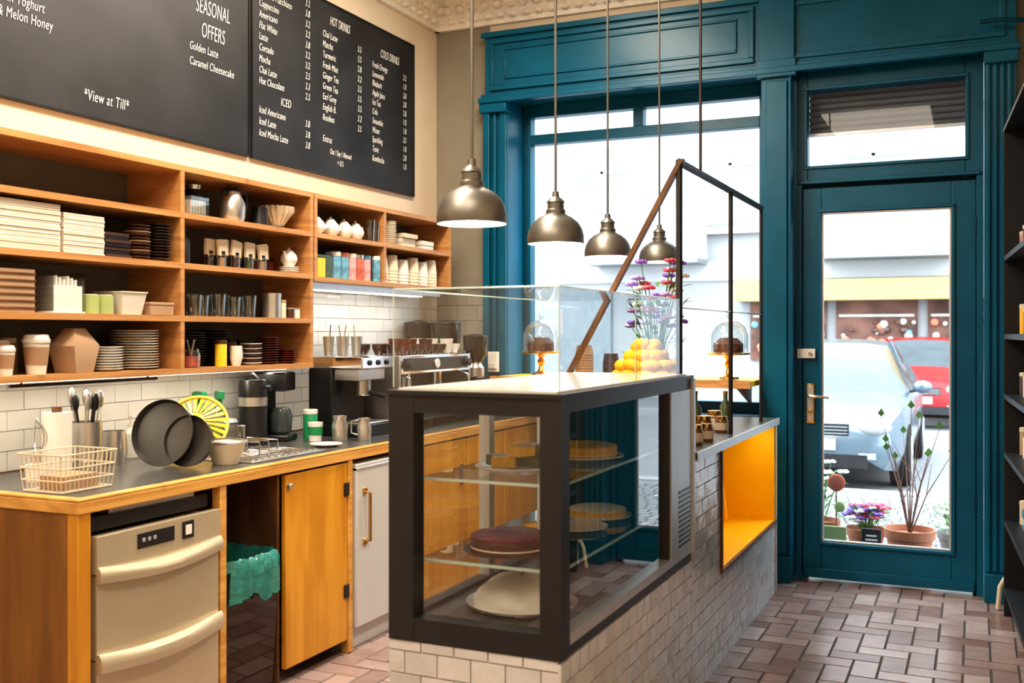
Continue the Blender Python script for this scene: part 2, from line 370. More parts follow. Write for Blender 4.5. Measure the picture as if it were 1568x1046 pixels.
# door
b = MB()
b.box(-0.95, -0.915, 6.06, 6.16, 0, 2.2745, 'teal'); b.box(0.0, 0.035, 6.06, 6.16, 0, 2.2745, 'teal')
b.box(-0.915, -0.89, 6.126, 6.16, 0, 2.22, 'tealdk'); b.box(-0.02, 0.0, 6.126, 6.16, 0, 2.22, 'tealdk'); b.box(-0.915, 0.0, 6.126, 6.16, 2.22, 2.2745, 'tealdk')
y0, y1 = 6.075, 6.125
b.box(-0.912, -0.81, y0, y1, 0.02, 2.25, 'teal'); b.box(-0.124, -0.003, y0, y1, 0.02, 2.25, 'teal')
b.box(-0.81, -0.124, y0, y1, 2.11, 2.25, 'teal'); b.box(-0.81, -0.124, y0, y1, 0.02, 0.225, 'teal')
mould(b, -0.828, -0.106, 0.207, 2.128, y0, 0.018, 0.012)
mould(b, -0.81, -0.124, 0.225, 2.11, y0 + 0.02, 0.012, 0.012, 'alu')
b.box(-0.905, -0.01, y0 - 0.02, y0, 0.02, 0.075, 'teal')
b.quad((-0.81, 6.1, 0.225), (-0.124, 6.1, 0.225), (-0.124, 6.1, 2.11), (-0.81, 6.1, 2.11), 'winglass')
for z in (0.45, 1.2, 1.95): b.cyl((-0.002, y0 - 0.008, z), 0.009, 0.10, 'tealdk', 8)
b.box(-0.892, -0.845, y0 - 0.012, y0, 0.90, 1.13, 'brass'); b.box(-0.886, -0.851, y0 - 0.016, y0 - 0.01, 0.91, 1.12, 'alu')
b.cyl((-0.868, y0 - 0.012, 1.06), 0.011, 0.05, 'chrome', 12, RX(90))
b.tube([(-0.868, y0 - 0.06, 1.06), (-0.83, y0 - 0.065, 1.06), (-0.76, y0 - 0.06, 1.055)], 0.009, 'chrome')
b.cyl((-0.868, y0 - 0.01, 0.97), 0.012, 0.012, 'brass', 12, RX(90))
b.box(-0.94, -0.84, y0 - 0.035, y0, 1.275, 1.33, 'white'); b.cyl((-0.865, y0 - 0.03, 1.302), 0.012, 0.014, 'chrome', 12, RX(90))
b.obj('door_1', bevel=0.003)
b = MB(); b.box(-0.95, 0.035, 6.06, 6.4, -0.1, -0.002, 'steeldk'); b.obj('trim_threshold')
b = MB(); b.tube([(0.02, 5.9, 3.05), (0.12, 5.86, 3.04), (0.22, 5.88, 3.03), (0.27, 5.95, 3.10), (0.24, 5.93, 3.25)], 0.012, 'tealdk'); b.obj('pipe_bracket')
MB().box(-2.86, -2.79, 5.925, 5.955, 1.17, 1.30, 'white').box(-2.85, -2.80, 5.915, 5.927, 1.19, 1.23, 'paper').obj('light_switch_box', bevel=0.004)

# wall tiles
b = MB(); tiles(b, (-3.297, 1.2, 0.905), (0, 1, 0), (0, 0, 1), 3.03, 0.34, 0.15, 0.075, 0.003, 'subway', 'groutlt')
tiles(b, (-3.297, 4.23, 0.905), (0, 1, 0), (0, 0, 1), 1.81, 0.76, 0.15, 0.075, 0.003, 'subway', 'groutlt'); b.obj('trim_tiles_left')
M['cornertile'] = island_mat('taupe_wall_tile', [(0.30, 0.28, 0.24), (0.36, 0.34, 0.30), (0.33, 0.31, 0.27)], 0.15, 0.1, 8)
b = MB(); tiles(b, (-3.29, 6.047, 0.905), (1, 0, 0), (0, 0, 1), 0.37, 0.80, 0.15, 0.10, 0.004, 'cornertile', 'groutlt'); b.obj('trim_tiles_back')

# ------------------------------------------------------------------ blackboards
def board(y0, y1):
    b = MB(); b.box(-3.299, -3.285, y0, y1, 2.30, 3.255, 'board')
    b.box(-3.299, -3.278, y0 - 0.008, y0, 2.292, 3.263, 'black'); b.box(-3.299, -3.278, y1, y1 + 0.008, 2.292, 3.263, 'black')
    b.box(-3.299, -3.278, y0, y1, 2.292, 2.30, 'black'); b.box(-3.299, -3.278, y0, y1, 3.255, 3.263, 'black')
    return b.obj('menu_blackboard')
B1 = board(1.95, 4.08); B2 = board(4.11, 5.71)
def txt(s, y, z, size, par, align='LEFT', sx=0.62):
    c = bpy.data.curves.new('chalk_text', 'FONT'); c.body = s; c.size = size; c.align_x = align; c.shear = 0.18; c.extrude = 0.0004; c.offset = -size * 0.008; c.space_character = 1.08
    c.materials.append(M['chalk'])
    o = bpy.data.objects.new('chalk_text', c); COL.objects.link(o); o.rotation_euler = (math.radians(90 + random.uniform(-.8, .8)), random.uniform(-.015, .015), math.radians(90)); o.location = (-3.2825, y, z); o.scale = (sx, 1, 1); o.parent = par
txt("SEASONAL", 3.82, 2.91, 0.10, B1, 'CENTER', 0.46); txt("OFFERS", 3.82, 2.80, 0.10, B1, 'CENTER', 0.46)
txt("Golden Latte", 3.66, 2.725, 0.054, B1); txt("Caramel Cheesecake", 3.66, 2.655, 0.054, B1)
txt("*View at Till*", 3.17, 2.365, 0.065, B1, 'CENTER')
for i, s in enumerate(["Granola & Fruit", "with Yoghurt", "& Melon Honey"]): txt(s, 2.65, 2.72 - i * 0.062, 0.058, B1)
c1 = ["Espresso", "Espresso Macchiato", "Cappuccino", "Americano", "Flat White", "Latte", "Cortado", "Mocha", "Chai Latte", "Hot Chocolate"]
for i, s in enumerate(c1): txt(s, 4.16, 3.18 - i * 0.056, 0.052, B2, sx=0.6); txt(random.choice(["2.3", "2.5", "3.2", "3.8"]), 4.55, 3.18 - i * 0.056, 0.052, B2, sx=0.6)
txt("ICED", 4.38, 2.60, 0.06, B2, 'CENTER')
for i, s in enumerate(["Iced Americano", "Iced Latte", "Iced Mocha Latte"]): txt(s, 4.16, 2.53 - i * 0.058, 0.052, B2, sx=0.6); txt("3.8", 4.55, 2.53 - i * 0.058, 0.052, B2, sx=0.6)
txt("HOT DRINKS", 4.88, 3.14, 0.07, B2, 'CENTER', 0.45)
for i, s in enumerate(["Chai Latte", "Matcha", "Turmeric", "Fresh Mint", "Ginger Tea", "Green Tea", "Earl Grey", "English B.", "Rooibos"]):
    txt(s, 4.71, 3.06 - i * 0.058, 0.052, B2, sx=0.6); txt(random.choice(["2.8", "3.2", "3.5"]), 5.06, 3.06 - i * 0.058, 0.052, B2, sx=0.6)
txt("Extras", 4.71, 2.48, 0.052, B2); txt("Oat / Soy / Almond", 4.78, 2.42, 0.045, B2, sx=0.55); txt("+ 0.5", 4.85, 2.365, 0.045, B2)
txt("COLD DRINKS", 5.42, 3.09, 0.07, B2, 'CENTER', 0.45)
for i, s in enumerate(["Fresh Orange", "Lemonade", "Rhubarb", "Apple Juice", "Ice Tea", "Cola", "Smoothie", "Water", "Sparkling", "Tonic", "Kombucha"]):
    txt(s, 5.22, 3.01 - i * 0.056, 0.052, B2, sx=0.55); txt(random.choice(["2.8", "3.2", "3.5", "1.8"]), 5.58, 3.01 - i * 0.056, 0.052, B2, sx=0.55)

# ------------------------------------------------------------------ wall shelving
XB, XF = -3.298, -3.0
t = 0.012
b = MB()
for z in (2.105, 1.91, 1.70, 1.48, 1.26): b.box(XB + 0.004, XF, 1.6, 4.225, z - t, z + t, 'pine')
for y in (2.25, 3.306, 4.213): 
    for z0, z1 in ((1.272, 1.468), (1.492, 1.688), (1.712, 1.898), (1.922, 2.093)): b.box(XB + 0.004, XF - 0.001, y - t, y + t, z0, z1, 'pine')
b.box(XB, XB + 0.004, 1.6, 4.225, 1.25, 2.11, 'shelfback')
b.box(-3.10, -3.07, 1.9, 4.1, 1.2425, 1.2478, 'led')
b.obj('wall_shelf')
b = MB()
for z in (2.105, 1.91, 1.69): b.box(XB + 0.004, XF, 4.237, 5.69, z - t, z + t, 'pine')
for y in (4.249, 4.905, 5.678):
    for z0, z1 in ((1.702, 1.898), (1.922, 2.093)): b.box(XB + 0.004, XF - 0.001, y - t, y + t, z0, z1, 'pine')
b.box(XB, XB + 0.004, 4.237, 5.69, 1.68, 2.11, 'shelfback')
b.box(-3.26, -3.03, 4.26, 5.6, 1.645, 1.677, 'alu'); b.box(-3.15, -3.10, 4.35, 5.5, 1.640, 1.6449, 'led')
b.obj('wall_shelf')
b = MB(); b.tube([(-3.04, 2.5, 1.235), (-3.04, 3.2, 1.235)], 0.006, 'black')
b.tube([(-3.04, 2.55, 1.235), (-3.04, 2.55, 1.248)], 0.004, 'black'); b.tube([(-3.04, 3.15, 1.235), (-3.04, 3.15, 1.248)], 0.004, 'black'); b.obj('utensil_rail')

S1, S2, S3, S4 = 1.9225, 1.7125, 1.4925, 1.2725
def plates(n, r, kk, dz=0.012):
    b = MB()
    for i in range(n):
        k = kk[i % len(kk)]; z = i * dz; q = r * random.uniform(0.985, 1.0)
        b.lathe([(0, z), (q * .6, z), (q * .65, z + .002), (q, z + dz * .9), (q, z + dz * 1.1), (q * .97, z + dz * 1.05), (q * .6, z + .006), (0, z + .006)], k, seg=32)
    return b
def cup_stack(n, r=0.04, h=0.10, k='paper', dz=0.022, lip='paper'):
    b = MB(); z = 0
    for i in range(n):
        b.lathe([(0, z), (r, z), (r * .78, z + h), (0, z + h)] if i == 0 else [(r, z), (r * 1.03, z + .004), (r, z + .008), (r * .82, z + h)], k, seg=24); z += dz
    b.cyl((0, 0, z - dz + h), r * .78, 0.002, lip, 24)
    return b
def teapot(k='white', r=0.055):
    b = MB()
    b.lathe([(0, 0), (r * .6, 0), (r * .65, r * .1), (r * .95, r * .55), (r, r * .9), (r * .85, r * 1.35), (r * .55, r * 1.65), (r * .5, r * 1.75), (0, r * 1.75)], k)
    b.lathe([(r * .5, r * 1.75), (r * .35, r * 1.9), (r * .1, r * 1.97), (r * .14, r * 2.1), (0, r * 2.2)], k, seg=16)
    b.tube([(0, -r * .8, r * .7), (0, -r * 1.25, r * .95), (0, -r * 1.45, r * 1.45), (0, -r * 1.65, r * 1.6)], [r * .26, r * .18, r * .12, r * .1], k)
    b.tube([(0, r * .8, r * 1.35), (0, r * 1.3, r * 1.4), (0, r * 1.45, r * 1.0), (0, r * 1.2, r * .6), (0, r * .85, r * .5)], r * .09, k)
    return b
def tumbler(r=0.034, h=0.09):
    return MB().lathe([(0, .003), (r * .78, .003), (r * .8, 0), (r, h), (r * .93, h), (r * .75, .012), (0, .012)], 'cupglass', seg=20)
def tin(r, h, k, lid='black'):
    b = MB(); b.lathe([(0, 0), (r, 0), (r, h * .9), (r * .98, h * .91)], k); b.lathe([(r * 1.03, h * .86), (r * 1.03, h), (r * .9, h * 1.02), (0, h * 1.02)], lid); return b
def mug(r, h, k):
    b = MB(); b.lathe([(0, 0), (r * .7, 0), (r * .95, h * .3), (r, h), (r * .92, h), (r * .85, h * .35), (0, h * .12)], k, seg=20)
    b.tube([(0, r * .9, h * .8), (0, r * 1.5, h * .75), (0, r * 1.5, h * .35), (0, r * .88, h * .3)], r * .12, k, 6); return b
def stack_boxes(n, w, d, h, kk, jit=0.004):
    b = MB()
    for i in range(n):
        x = random.uniform(-jit, jit); y = random.uniform(-jit, jit)
        b.box(-d / 2 + x, d / 2 + x, -w / 2 + y, w / 2 + y, i * h, i * h + h * 0.86, kk[i % len(kk)])
    return b
XS = -3.12
stack_boxes(22, 0.30, 0.24, 0.0078, ['paper', 'cream'], .002).obj('stack_of_paper_bags', (XS - .02, 2.55, S2))
stack_boxes(19, 0.19, 0.24, 0.0078, ['paper', 'cream'], .002).obj('stack_of_paper_bags', (XS - .02, 2.81, S2))
stack_boxes(7, 0.13, 0.22, 0.014, ['brownpl', 'black'], .006).obj('stack_of_slate_boards', (XS - .02, 2.98, S2))
plates(11, 0.055, ['brownpl', 'brownpl', 'kraft'], 0.0125).obj('stack_of_small_plates', (-3.07, 3.12, S2))
plates(12, 0.048, ['brownpl', 'black'], 0.0125).obj('stack_of_small_plates', (-3.06, 3.23, S2))
b = MB(); b.box(-.1, .1, -.12, .12, 0, .15, 'kraft')
for i in range(6): b.box(-.103, .103, -.123, .123, .012 + i * .024, .018 + i * .024, 'pinedk')
b.obj('wicker_box', (XS, 2.47, S3))
b = MB(); b.box(-.07, .07, -.075, .075, 0, .006, 'white'); b.box(-.065, .065, -.065, .065, .006, .10, 'paper')
b.box(-.07, .07, -.075, -.068, .006, .15, 'cupglass'); b.box(-.07, .07, .068, .075, .006, .15, 'cupglass')
for i in range(6): b.box(-.06, .06, -.05 + i * .018, -.045 + i * .018, .10, .135 - .006 * (i % 3), 'paper')
b.obj('napkin_holder', (-3.08, 2.73, S3))
b = MB()
for dy in (-.036, .036):
    b.lathe([(.02, 0), (.036, 0), (.036, .07), (.02, .07), (.02, 0)], 'greenlt', (0, dy, .0))
    b.cyl((0, dy, .071), .03, .003, 'paper')
b.obj('tape_rolls', (-3.05, 2.895, S3))
b = MB(); b.add([(-.06,-.05,0),(.06,-.05,0),(.06,.05,0),(-.06,.05,0),(-.075,-.065,.085),(.075,-.065,.085),(.075,.065,.085),(-.075,.065,.085)], [(0,3,2,1),(0,1,5,4),(1,2,6,5),(2,3,7,6),(3,0,4,7),(4,5,6,7)], 'paper')
b.box(-.078, .078, -.068, .068, .085, .09, 'cream'); b.obj('paper_tray', (-3.08, 3.045, S3))
b = MB(); b.box(-.07, .07, -.065, .065, 0, .04, 'kraft'); b.box(-.072, .072, -.067, .067, .04, .052, 'kraft'); b.obj('kraft_box', (-3.08, 3.20, S3), bevel=.002)
def coffee_cup(): 
    b = MB(); b.lathe([(0, 0), (.028, 0), (.039, .10), (0, .10)], 'paper'); b.lathe([(.0315, .03), (.0325, .03), (.0385, .085), (.0375, .085)], 'kraft')
    b.lathe([(.041, .098), (.042, .108), (.038, .112), (.036, .122), (.03, .124), (0, .12)], 'white'); return b
o = coffee_cup().obj('paper_coffee_cup', (-3.06, 2.63, S4)); o.scale = (1.15,) * 3; dup(o, (-3.16, 2.56, S4)); dup(o, (-3.06, 2.5, S4), 0, .85)
b = MB(); b.add([(-.045,-.05,0),(.045,-.05,0),(.045,.05,0),(-.045,.05,0),(-.055,-.075,.10),(.055,-.075,.10),(.055,.075,.10),(-.055,.075,.10),(-.02,-.03,.165),(.02,-.03,.165),(.02,.035,.165),(-.02,.035,.165)],
    [(0,3,2,1),(0,1,5,4),(1,2,6,5),(2,3,7,6),(3,0,4,7),(4,5,9,8),(5,6,10,9),(6,7,11,10),(7,4,8,11),(8,9,10,11)], 'kraft')
b.obj('takeaway_box', (-3.06, 2.80, S4), .2)
plates(9, .062, ['white'], .0105).obj('stack_of_white_plates', (-3.07, 2.965, S4))
plates(15, .095, ['white', 'white', 'cream'], .0105).obj('stack_of_white_plates', (-3.12, 3.16, S4))
# back-row clutter of jars and packets
b = MB(); random.seed(41)
for y0, y1, z in ((2.35, 2.70, S4), (3.36, 3.50, S4), (3.86, 4.18, S4), (4.02, 4.18, S2), (3.36, 3.42, S3)):
    y = y0 + .03
    while y < y1:
        k = random.choice(['amber', 'tingreen', 'tinred', 'kraft', 'paper', 'brownpl', 'cream']); r = random.uniform(.022, .032); h = random.uniform(.07, .13)
        b.lathe([(0, z), (r, z), (r, z + h * .8), (r * .8, z + h * .88), (0, z + h * .88)], k, (-3.235, y, 0), 14); b.cyl((-3.235, y, z + h * .86), r * .85, h * .14, random.choice(['black', 'steel', 'paper']), 14); y += r * 2 + .014
b.obj('storage_jars')
b = MB(); b.lathe([(0, 0), (.05, 0), (.055, .03), (.05, .10), (.035, .13), (0, .14)], 'black'); b.tube([(0, .045, .12), (0, .085, .11), (0, .08, .04), (0, .05, .03)], .008, 'black'); b.lathe([(.03,.13),(.035,.15),(0,.16)], 'steel'); b.obj('black_coffee_pot', (-3.15, 3.54, S1))
b = MB(); b.box(-.05, .05, -.055, .055, 0, .075, 'cupglass')
for i in range(6): b.box(-.04, .04, -.045 + i * .017, -.04 + i * .017, .004, .06, 'paper')
b.obj('sachet_box', (-3.05, 3.41, S1))
b = MB(); b.lathe([(0, 0), (.05, 0), (.058, .02), (.06, .08), (.04, .12), (.036, .135), (0, .135)], 'steel'); b.lathe([(.036, .135), (.04, .14), (.03, .155), (0, .158)], 'black')
b.tube([(0, .04, .135), (0, .09, .14), (0, .1, .09), (0, .075, .03)], [.01, .01, .009, .007], 'black'); b.tube([(0, -.035, .12), (0, -.06, .14)], .012, 'black'); b.obj('thermos_jug', (-3.07, 3.70, S1))
b = MB()
for j in range(5):
    seg = 36; z0 = .01 + j * .006; vs = []; fs = []
    for q, (r, z) in enumerate([(.03, 0), (.06, .05), (.075, .075)]):
        for i in range(seg):
            a = 2 * math.pi * i / seg; rr = r * (1 + (.08 if i % 2 else -.06) * q); vs.append((rr * math.cos(a), rr * math.sin(a), z + z0))
    for q in range(2):
        for i in range(seg): fs.append((q * seg + i, q * seg + (i + 1) % seg, (q + 1) * seg + (i + 1) % seg, (q + 1) * seg + i))
    b.add(vs, fs, 'cream')
b.cyl((0, 0, 0), .04, .012, 'black'); b.cyl((0,-.13,0), .045, .09, 'black', r2=.035); b.obj('coffee_filters', (-3.09, 4.05, S1))
def bottle(r, h, k, cap='black'): 
    b = MB(); b.lathe([(0, 0), (r, 0), (r, h * .6), (r * .4, h * .75), (r * .38, h * .93), (0, h * .93)], k); b.cyl((0, 0, h * .92), r * .45, h * .08, cap, 16); return b
o = bottle(.024, .16, 'black').obj('dark_bottle', (-3.06, 3.38, S2)); dup(o, (-3.12, 3.42, S2)); dup(o, (-3.19, 3.37, S2))
random.seed(12)
b = MB()
for i in range(9):
    y = -.19 + i * .047; x = .03 * (i % 2); b.lathe([(0, 0), (.02, 0), (.022, .05), (.017, .062), (0, .062)], 'cupglass', (x, y, 0), 14); b.cyl((x, y, .06), .018, .012, 'black', 12)
    b.cyl((x, y, .004), .015, .04, ['brownpl', 'kraft', 'tingreen'][i % 3], 10)
    b.box(x - .002, x + .012, y - .030, y + .030, .055, .125, 'cream', T3(x, y, .09) @ RX(random.uniform(-14, 14)) @ T3(-x, -y, -.09))
b.obj('spice_jars_with_tags', (-3.1, 3.77, S2))
b = plates(3, .05, ['white'], .01); b.obj('saucers', (-3.07, 4.12, S2))
teapot('white', .042).obj('teapot', (-3.07, 4.12, S2 + .034), .3)
o = tumbler().obj('drinking_glass', (-3.04, 3.42, S3))
for i in range(11): dup(o, (-3.05 - (i % 3) * .08, 3.40 + .075 + (i // 3) * .105 + (i % 3) * .02, S3), 0, 1 + .1 * (i % 2))
tin(.045, .115, 'steel', 'steel').obj('steel_canister', (-3.05, 3.96, S3)); tin(.022, .085, 'cream', 'kraft').obj('spice_shaker', (-3.05, 4.035, S3))
o = tin(.02, .05, 'brownpl', 'steel').obj('pepper_pot', (-3.04, 4.09, S3)); tin(.02, .05, 'white', 'steel').obj('salt_pot', (-3.05, 4.15, S3))
b = MB(); b.lathe([(0, 0), (.04, 0), (.042, .055), (.035, .07), (.035, .08), (0, .08)], 'cupglass'); b.cyl((0, 0, .004), .036, .045, 'tinred'); 
for i in range(4): b.tube([(0, 0, .05), (.02 * math.cos(i * 1.6), .025 * math.sin(i * 1.6), .12)], .004, 'steel', 6)
b.obj('sauce_jar', (-3.06, 3.42, S4))
plates(13, .065, ['brownpl', 'tingreen'], .0115).obj('stack_of_dark_plates', (-3.19, 3.57, S4)); plates(14, .07, ['brownpl', 'black'], .0115).obj('stack_of_dark_plates', (-3.19, 3.72, S4))
tin(.026, .115, 'yellow', 'brownpl').obj('yellow_tin', (-3.05, 3.60, S4)); mug(.028, .09, 'white').obj('white_cup', (-3.04, 3.69, S4))
plates(9, .052, ['white', 'brownpl'], .011).obj('stack_of_small_plates', (-3.06, 3.82, S4)); plates(11, .056, ['redcer', 'brownpl'], .0115).obj('stack_of_red_plates', (-3.07, 3.95, S4)); plates(6, .056, ['redcer'], .011).obj('stack_of_red_plates', (-3.07, 4.09, S4))
for i, y in enumerate((4.345, 4.475, 4.60, 4.71)):
    if i == 0: o = teapot('white', .048).obj('white_teapot', (-3.07, y, S1), 2.6)
    else: dup(o, (-3.07, y, S1), 2.6 + i * .2, 1)
o = tumbler(.026, .12).obj('tall_glass', (-3.04, 4.815, S1)); dup(o, (-3.04, 4.868, S1), 0, .9)
plates(12, .05, ['white', 'cream'], .011).obj('stack_of_saucers', (-3.06, 5.03, S1))
stack_boxes(3, .16, .18, .028, ['cream', 'paper'], .012).obj('cardboard_cartons', (-3.13, 5.24, S1)); stack_boxes(2, .14, .15, .03, ['paper'], .01).obj('cardboard_cartons', (-3.13, 5.48, S1))
S2b = 1.7025
MB().box(-.03, .03, -.035, .035, 0, .10, 'yellow').box(-.032, .032, -.037, .037, .10, .115, 'tingreen').obj('yellow_tea_tin', (-3.05, 4.325, S2b), bevel=.003)
MB().box(-.03, .03, -.03, .03, 0, .12, 'tingreen').box(-.028, .028, -.028, .028, .12, .135, 'black').obj('green_tea_tin', (-3.07, 4.42, S2b), bevel=.003)
for i, (y, k) in enumerate(((4.50, 'tinblue'), (4.573, 'tinblue'), (4.646, 'tinpink'), (4.719, 'tinred'), (4.79, 'tinpink'))):
    tin(.032, .14, k, ['paper', 'tinred', 'paper', 'steel', 'tinblue'][i]).obj('decorated_tin', (-3.06, y, S2b))
tin(.023, .14, 'tinblue', 'white').obj('decorated_tin', (-3.03, 4.855, S2b))
for i, y in enumerate((4.97, 5.08, 5.20, 5.32, 5.43, 5.54)):
    cup_stack(4 + (i % 2), .043, .09, 'cream' if i % 2 else 'paper', .018).obj('stack_of_paper_cups', (-3.07, y, S2b))

# ------------------------------------------------------------------ left counter
CX = -2.53
b = MB()
b.box(-3.285, CX, 2.33, 6.03, 0.855, 0.893, 'pinecnt')
b.box(-3.28, CX - 0.035, 2.37, 5.99, 0.893, 0.90, 'steeldk')
b.box(CX - .035, CX, 2.33, 6.03, .893, .903, 'pinecnt'); b.box(-3.285, CX - .035, 2.33, 2.37, .893, .903, 'pinecnt')
b.box(-3.285, CX - 0.05, 2.335, 2.36, 0.0, 0.855, 'endwood'); b.box(CX - 0.05, CX - 0.005, 2.333, 2.385, 0, 0.855, 'pinedoor')
b.box(CX - 0.045, CX - 0.005, 2.99, 3.025, 0, 0.855, 'pinecnt'); b.box(CX - 0.045, CX - 0.005, 3.835, 3.87, 0, 0.855, 'pinecnt')
b.box(CX - .045, CX - .005, 4.46, 4.5, 0, .855, 'pinecnt')
b.box(-3.28, -3.26, 2.36, 6.0, 0.0, 0.855, 'pinedk')
b.box(-3.26, CX - 0.03, 3.36, 3.375, 0, .855, 'pinedk')
b.box(CX - .03, CX - .008, 3.385, 3.83, .06, .845, 'pinedoor')
for y0 in (4.51, 5.0, 5.49): b.box(CX - .03, CX - .008, y0, y0 + .48, .06, .845, 'pinedoor'); b.box(CX - .007, CX + .004, y0 + .40, y0 + .42, .6, .72, 'brass')
for z in (.25, .7): b.box(CX - .007, CX + .001, 3.80, 3.835, z, z + .06, 'blackmet')
b.cyl((CX - .008, 3.40, .80), .012, .02, 'steel', 12, RY(90))
b.obj('wooden_counter', bevel=.003)
b = MB(); b.box(-2.98, -2.62, 3.28, 3.78, .9005, .906, 'steel')
for i in range(11): b.box(-2.96, -2.64, 3.30 + i * .043, 3.315 + i * .043, .906, .912, 'chrome')
b.obj('sink_drainer', bevel=.002)
b = MB()
b.box(-3.15, CX - .03, 2.40, 2.98, .0, .76, 'champ'); b.box(CX - .03, CX + .005, 2.40, 2.98, .655, .775, 'champ')
b.box(CX + .004, CX + .008, 2.57, 2.74, .705, .755, 'black'); b.box(CX + .004, CX + .009, 2.78, 2.835, .70, .76, 'black'); b.box(CX + .009, CX + .011, 2.792, 2.822, .713, .747, 'white')
for i in range(3): b.box(CX + .008, CX + .0095, 2.59 + i * .025, 2.603 + i * .025, .725, .738, 'alu')
b.box(CX - .03, CX - .002, 2.405, 2.975, .38, .652, 'champ'); b.box(CX - .03, CX - .002, 2.405, 2.975, .06, .375, 'champ')
def bulge(z0, z1, out):
    n = 12; vs = []; prof = [(0, z1), (.5, z1 + .004), (.9, z1 - .012), (1, (z0 + z1) / 2), (.85, z0 + .004), (.3, z0), (0, z0)]
    for i in range(n + 1):
        y = 2.402 + .576 * i / n; s = .55 + .45 * math.sin(math.pi * i / n); dz = -.018 * math.sin(math.pi * i / n)
        for a, z in prof: vs.append((CX - .003 + out * a * s, y, z + dz))
    k = len(prof); b.add(vs, [(i * k + j, i * k + j + 1, (i + 1) * k + j + 1, (i + 1) * k + j) for i in range(n) for j in range(k - 1)] + [tuple(range(k)), tuple(n * k + j for j in range(k))[::-1]], 'champ')
bulge(.625, .675, .045); bulge(.34, .40, .05)
b.obj('dishwasher', bevel=.004)
b = MB(); b.box(-3.1, CX - .04, 2.42, 2.96, .785, .83, 'black'); b.box(-3.0, CX - .05, 2.5, 2.9, .83, .845, 'steel'); b.obj('tray_under_counter')
b = MB(); b.add([(-2.86,3.06,0),(-2.57,3.06,0),(-2.57,3.34,0),(-2.86,3.34,0),(-2.88,3.04,.52),(-2.545,3.04,.52),(-2.545,3.355,.52),(-2.88,3.355,.52)], [(0,3,2,1),(0,1,5,4),(1,2,6,5),(2,3,7,6),(3,0,4,7)], 'binblk')
vs = []; n = 64
for q, (o_, z) in enumerate([(-.06, .40), (-.02, .52), (.012, .56), (.025, .54), (.03, .49), (.028, .43), (.03, .40)]):
    for i in range(n):
        a = 2 * math.pi * i / n; c, s = math.cos(a), math.sin(a); p = 5
        rr = (abs(c) ** p + abs(s) ** p) ** (-1 / p); w = .009 * math.sin(i * 2.1) * (q > 0) + random.uniform(-.003, .003)
        vs.append((-2.712 + (.165 + o_ + w) * rr * c, 3.197 + (.155 + (o_ if o_ < .02 else o_ * .4) + w * .3) * rr * s, z + random.uniform(-.004, .004) * (q > 1) - (.02 * math.sin(a * 5) + .01 * math.sin(a * 11)) * (q > 4)))
b.add(vs, [(q * n + i, q * n + (i + 1) % n, (q + 1) * n + (i + 1) % n, (q + 1) * n + i) for q in range(6) for i in range(n)], 'liner')
b.obj('waste_bin', sharp=70)
b = MB(); b.box(-3.2, CX - .03, 3.885, 4.45, .0, .83, 'fridge'); b.box(CX - .028, CX + .004, 3.885, 4.45, .10, .83, 'fridge'); b.box(CX - .02, CX + .006, 3.885, 4.45, .80, .815, 'alu')
b.tube([(CX, 3.95, .70), (CX + .035, 3.95, .70), (CX + .035, 3.95, .48), (CX, 3.95, .48)], .008, 'brass'); b.box(CX + .004, CX + .012, 3.935, 3.965, .69, .72, 'brass'); b.box(CX + .004, CX + .012, 3.935, 3.965, .46, .49, 'brass')
b.obj('undercounter_fridge', bevel=.005)

# ------------------------------------------------------------------ counter-top things
CT = .9005
b = MB(); w, d, h = .105, .085, .125
for z in (0.004, .04, .08, h): b.tube([(-d - z * .1, -w - z * .1, z), (d + z * .1, -w - z * .1, z), (d + z * .1, w + z * .1, z), (-d - z * .1, w + z * .1, z)], .0026, 'cream', 6, True)
for i in range(13):
    y = -w + 2 * w * i / 12
    for s in (-1, 1): b.tube([(s * d, y, .004), (s * (d + .012), y * 1.1, h)], .0016, 'cream', 5)
for i in range(10):
    x = -d + 2 * d * i / 9
    for s in (-1, 1): b.tube([(x, s * w, .004), (x * 1.1, s * (w + .012), h)], .0016, 'cream', 5)
    b.tube([(x, -w, .004), (x, w, .004)], .0018, 'cream', 5)
b.box(-.05, .06, -.07, .07, .006, .05, 'kraft')
b.obj('wire_basket', (-2.76, 2.50, CT))
b = MB(); b.lathe([(.02, 0), (.052, 0), (.052, .23), (.02, .23), (.02, 0)], 'paper'); b.cyl((0, 0, 0), .018, .25, 'pinedk', 12); b.obj('paper_towel_roll', (-3.06, 2.72, CT))
b = MB()
for i in range(6):
    a = math.pi * i / 6; b.tube([(0, 0, .08)] + [(.035 * math.sin(math.pi * t_) * math.cos(a) * (1), .035 * math.sin(math.pi * t_) * math.sin(a), .08 + .14 * t_) for t_ in (.2, .4, .6, .8, 1.0)], .0015, 'chrome', 5)
b.tube([(0, 0, 0), (0, 0, .09)], .01, 'steel'); b.cyl((0, 0, 0), .035, .06, 'white'); b.obj('whisk', (-3.0, 2.58, CT))
def utensils(b, r, h, n, top, kk):
    for i in range(n):
        a = i * 2.4; q = r * .6; x, y = q * math.cos(a), q * math.sin(a); L = top + random.uniform(-.04, .03)
        b.tube([(x * .3, y * .3, .01), (x * 1.6, y * 1.6, h + L * .55)], .004, kk[i % len(kk)], 6)
        b.ball((x * 1.75, y * 1.75, h + L * .75), (.010, .016, .035), kk[i % len(kk)], 10, 6)
b = MB(); b.lathe([(0, 0), (.058, 0), (.06, .18), (.057, .18), (.055, .01), (0, .01)], 'steel'); b.lathe([(.059,.03),(.061,.032),(.0595,.036)], 'chrome'); utensils(b, .05, .16, 8, .14, ['black', 'steel', 'black', 'steel']); b.obj('utensil_crock', (-3.11, 2.90, CT))
